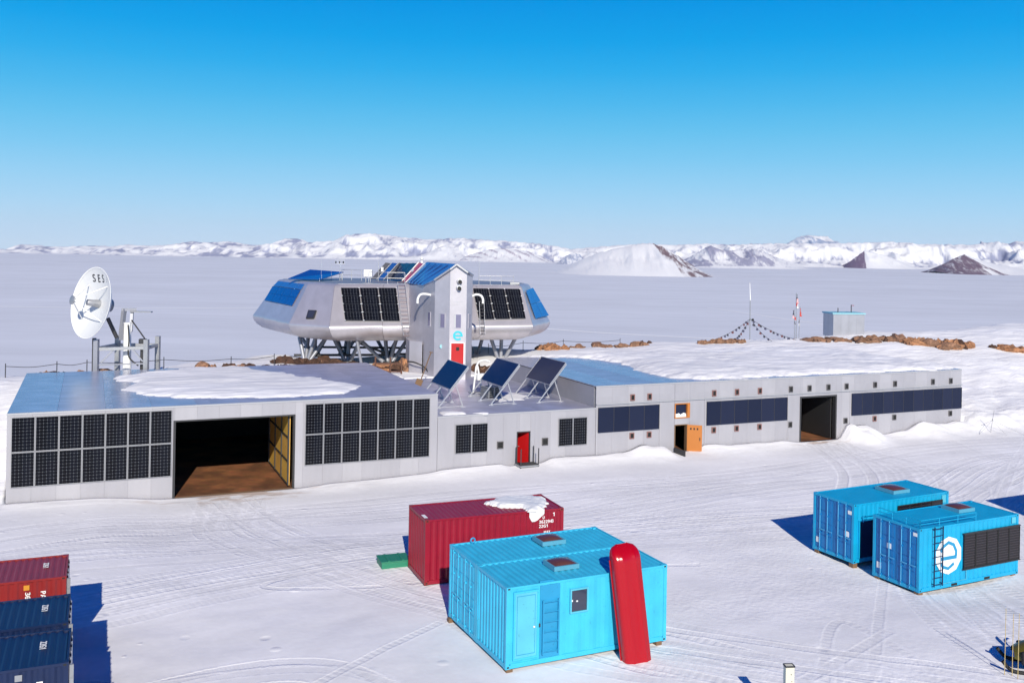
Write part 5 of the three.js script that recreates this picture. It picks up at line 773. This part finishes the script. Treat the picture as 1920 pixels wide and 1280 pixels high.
// mast with strings of flags
{
  const o = thing('bunting_mast', 'thin mast with strings of small dark flags on the ridge', 'mast', [24.65, 4.5, -99.6]), fl = [std({ color: col(0.03, 0.03, 0.05), roughness: 0.8 }), std({ color: col(0.05, 0.05, 0.1), roughness: 0.8 }), std({ color: col(0.12, 0.04, 0.05), roughness: 0.8 })];
  part('pole', rod(V(0, -0.4, 0), V(-0.02, 4.2, 0), 0.05, 8), M.galv, o); part('whip', rod(V(-0.02, 4.2, 0), V(-0.1, 6.0, 0), 0.06, 8, 0.03), M.white, o);
  let n = 0; for (const [x, y, z] of [[-3.8, 0.1, 0.4], [-1.9, 0.3, 1.6], [1.7, 0.2, 2.2], [4.8, 0.2, 0.2]]) {
    const A = V(0, 2.3, 0), B = V(x, y, z), P = (t) => A.clone().lerp(B, t).add(V(0, -0.25 * Math.sin(Math.PI * t), 0)); part('flag_line', tube([P(0), P(0.33), P(0.66), P(1)], 0.02, 16, 5), M.darkSteel, o);
    const k = Math.round(Math.hypot(x, y - 2.3) / 0.42); for (let i = 1; i < k; i++) { const p = P(i / k + (hsh(i, n) - 0.5) * 0.04), w = 0.16 + 0.12 * hsh(i, n + 9), g = plate([V(-w / 2, -0.2, 0), V(w / 2, -0.22, 0.03), V(w / 2, 0, 0), V(-w / 2, 0, 0)], 0.012); part('flag', g.rotateZ((hsh(i, n + 3) - 0.5) * 0.8).translate(p.x, p.y, p.z), fl[(i + n) % 3], o); } n++; }
  part('drum', new THREE.SphereGeometry(0.13, 10, 8).translate(0.25, 2.2, 0.1), M.black, o);
  const f = thing('flag_pole', 'twin flag poles with hanging red and white flags on the ridge', 'flag pole', [29.65, 4.4, -100.6]);
  part('pole', rod(V(0.08, -0.3, 0), V(0, 5.1, 0), 0.04, 8), M.galv, f); part('pole', rod(V(-0.12, -0.3, 0.1), V(-0.2, 3.4, 0.1), 0.035, 8), M.galv, f); part('pole', rod(V(0.3, -0.3, 0.1), V(0.4, 3.7, 0.1), 0.03, 8), M.galv, f);
  const fc = { r: std({ color: col(0.5, 0.06, 0.05), roughness: 0.8 }), k: std({ color: col(0.05, 0.05, 0.08), roughness: 0.8 }), p: std({ color: col(0.7, 0.4, 0.42), roughness: 0.8 }), w: std({ color: col(0.7, 0.7, 0.72), roughness: 0.8 }) };
  for (const [x, y, h, c, w] of [[0.06, 4.95, 0.5, 'k', 0.1], [0.1, 4.5, 0.5, 'p', 0.2], [0.06, 4.1, 0.35, 'r', 0.16], [0.14, 3.9, 0.4, 'w', 0.14], [-0.3, 3.3, 0.5, 'k', 0.13], [-0.28, 2.75, 0.3, 'p', 0.2], [-0.1, 2.6, 0.3, 'r', 0.16], [-0.15, 2.15, 0.3, 'k', 0.12], [0.42, 3.5, 0.5, 'r', 0.12], [0.45, 3.05, 0.4, 'r', 0.2], [0.3, 2.3, 0.3, 'k', 0.1], [0.32, 1.95, 0.25, 'w', 0.12]]) part('flag', gridGeo(4, 4, (a, b) => V(x + (a - 0.5) * w + 0.03 * Math.sin(b * 5 + a * 3), y - b * h, 0.12 + 0.04 * Math.sin(a * 5 + b * 2))), fc[c], f);
}
// rope fence along the ridge edge
{
  const pts = [[-33.8, -64.8], [-31.2, -66.6], [-29.7, -67.9], [-25.2, -70.4], [-21.2, -73.5], [-18.9, -77.5]].map(([x, z]) => V(x, gy(x, z), z)), o = thing('rope_fence', 'thin dark rope on short stakes behind the garage roof', 'rope', [pts[0].x, pts[0].y, pts[0].z]);
  const L = pts.map(p => p.clone().sub(pts[0])); L.forEach(p => part('stake', rod(p.clone().add(V(0, -0.2, 0)), p.clone().add(V(0, 0.95, 0)), 0.03, 6), M.darkSteel, o));
  for (let i = 1; i < L.length; i++) part('rope', tube([L[i - 1].clone().add(V(0, 0.75, 0)), L[i - 1].clone().lerp(L[i], 0.5).add(V(0, 0.62, 0)), L[i].clone().add(V(0, 0.75, 0))], 0.022, 12, 5), M.darkSteel, o);
  const q = [[-2.0, -88], [1.2, -91], [5.2, -95], [11, -97]].map(([x, z]) => V(x, gy(x, z), z)), r = thing('rope_fence', 'thin dark rope on stakes right of the station hull', 'rope', [q[0].x, q[0].y, q[0].z]);
  const K = q.map(p => p.clone().sub(q[0])); K.forEach(p => part('stake', rod(p.clone().add(V(0, -0.2, 0)), p.clone().add(V(0, 0.95, 0)), 0.03, 6), M.darkSteel, r)); for (let i = 1; i < K.length; i++) part('rope', tube([K[i - 1].clone().add(V(0, 0.75, 0)), K[i - 1].clone().lerp(K[i], 0.5).add(V(0, 0.6, 0)), K[i].clone().add(V(0, 0.75, 0))], 0.022, 12, 5), M.darkSteel, r);
}
// guyed wire aerial in the drift right of the workshop
{ const x = 36.8, z = -73.9, y = gy(x, z), o = thing('wire_aerial', 'thin guyed wire aerial standing in the snow right of the workshop', 'aerial', [x, y - 0.05, z]); part('mast', rod(V(0, 0, 0), V(0.25, 1.7, 0), 0.016, 6), M.galv, o); for (const [a, b] of [[-1.2, 0.6], [0.9, 0.8], [-0.5, -0.9], [2.6, 0.4]]) part('guy_wire', rod(V(a, gy(x + a, z + b) - y, b), V(0.12, 0.95, 0), 0.01, 5), M.galv, o); part('joint', new THREE.SphereGeometry(0.06, 8, 6).translate(0.14, 1.0, 0), M.galv, o); }
// gear left on the annex roof behind the racks
{
  const a = fw(29.0, 8.2), o = thing('white_davit', 'white steel hoist standing behind the tilted solar racks', 'hoist', [a.x, 3.32, a.z], TH);
  part('column', join([rod(V(-0.35, 0, 0.1), V(-0.1, 1.9, 0), 0.07), rod(V(0.35, 0, 0), V(0.0, 1.9, 0), 0.07)]), M.white, o); part('arm', tube([V(-0.1, 1.85, 0), V(0.1, 2.2, 0), V(0.5, 2.3, 0), V(0.9, 2.2, 0)], 0.07), M.white, o); part('winch_box', new RoundedBoxGeometry(0.85, 0.45, 0.5, 2, 0.05).translate(0.3, 1.15, 0.1), M.white, o); part('base', new THREE.BoxGeometry(1.1, 0.08, 0.6).translate(0, 0.04, 0), M.galv, o);
  const b = fw(26.3, 12.6), s = thing('wooden_shovel', 'wooden shovel leaning behind the garage roof edge', 'shovel', [b.x, 3.3, b.z], 0.3); part('handle', rod(V(-0.1, 0.3, 0), V(0.75, 2.5, -0.2), 0.04), M.timber, s); part('blade', new RoundedBoxGeometry(0.5, 0.6, 0.06, 2, 0.02).rotateZ(-0.37).translate(-0.2, 0.25, 0.02), M.timber, s); part('grip', rod(V(0.62, 2.5, -0.2), V(0.88, 2.45, -0.2), 0.035), M.timber, s);
  const c = fw(29.2, 6.2), p = thing('pallet_stack', 'stack of grey pallets between the first two solar racks', 'pallets', [c.x, 3.33, c.z], TH + 0.2); for (let k = 0; k < 5; k++) for (let j = 0; j < 5; j++) part('slat', box(1.1, 0.03, 0.14, (k % 2) * 0.03, 0.12 + k * 0.15, -0.4 + j * 0.2), M.galv, p); for (let k = 0; k < 5; k++) part('bearer', join([-0.45, 0, 0.45].map(x => box(0.09, 0.1, 0.95, x, 0.053 + k * 0.15, 0))), M.galv, p);
  const d = fw(24.9, 14.8), t = thing('coiled_hose', 'small coil of pale hose by the garage roof edge', 'hose', [d.x, 3.33, d.z], 0); for (let k = 0; k < 3; k++) part('loop', new THREE.TorusGeometry(0.32, 0.05, 8, 24).rotateX(1.2).translate(-0.2 + k * 0.28, 0.35, 0), M.white, t);
  const cab = [V(-8.3, 4.3, -78.3), V(-7.6, 4.3, -77.6), V(-6.9, 4.0, -77.4), V(-6.3, 3.45, -76.9)]; solo('power_cable', tube(cab, 0.06, 24, 7), M.rubber, 'black cable hanging along the base of the tower', 'cable');
  // rusty frame under the hull
  const e = thing('scaffold_frame', 'rusty brown steel frame in front of the boulders beside the tower', 'frame', [-10.2, 3.2, -77.6]); const rm = std({ color: col(0.1, 0.045, 0.03), roughness: 0.8 }); for (const x of [-0.6, 0.6, 1.5]) part('upright', box(0.12, 2.0, 0.12, x, 0.5, 0), rm, e); part('cross_bar', box(2.2, 0.1, 0.1, 0.45, 1.0, 0), rm, e); part('cross_bar', box(2.2, 0.1, 0.1, 0.45, 0.35, 0), rm, e);
}
shade(scene);
renderer.render(scene, camera);
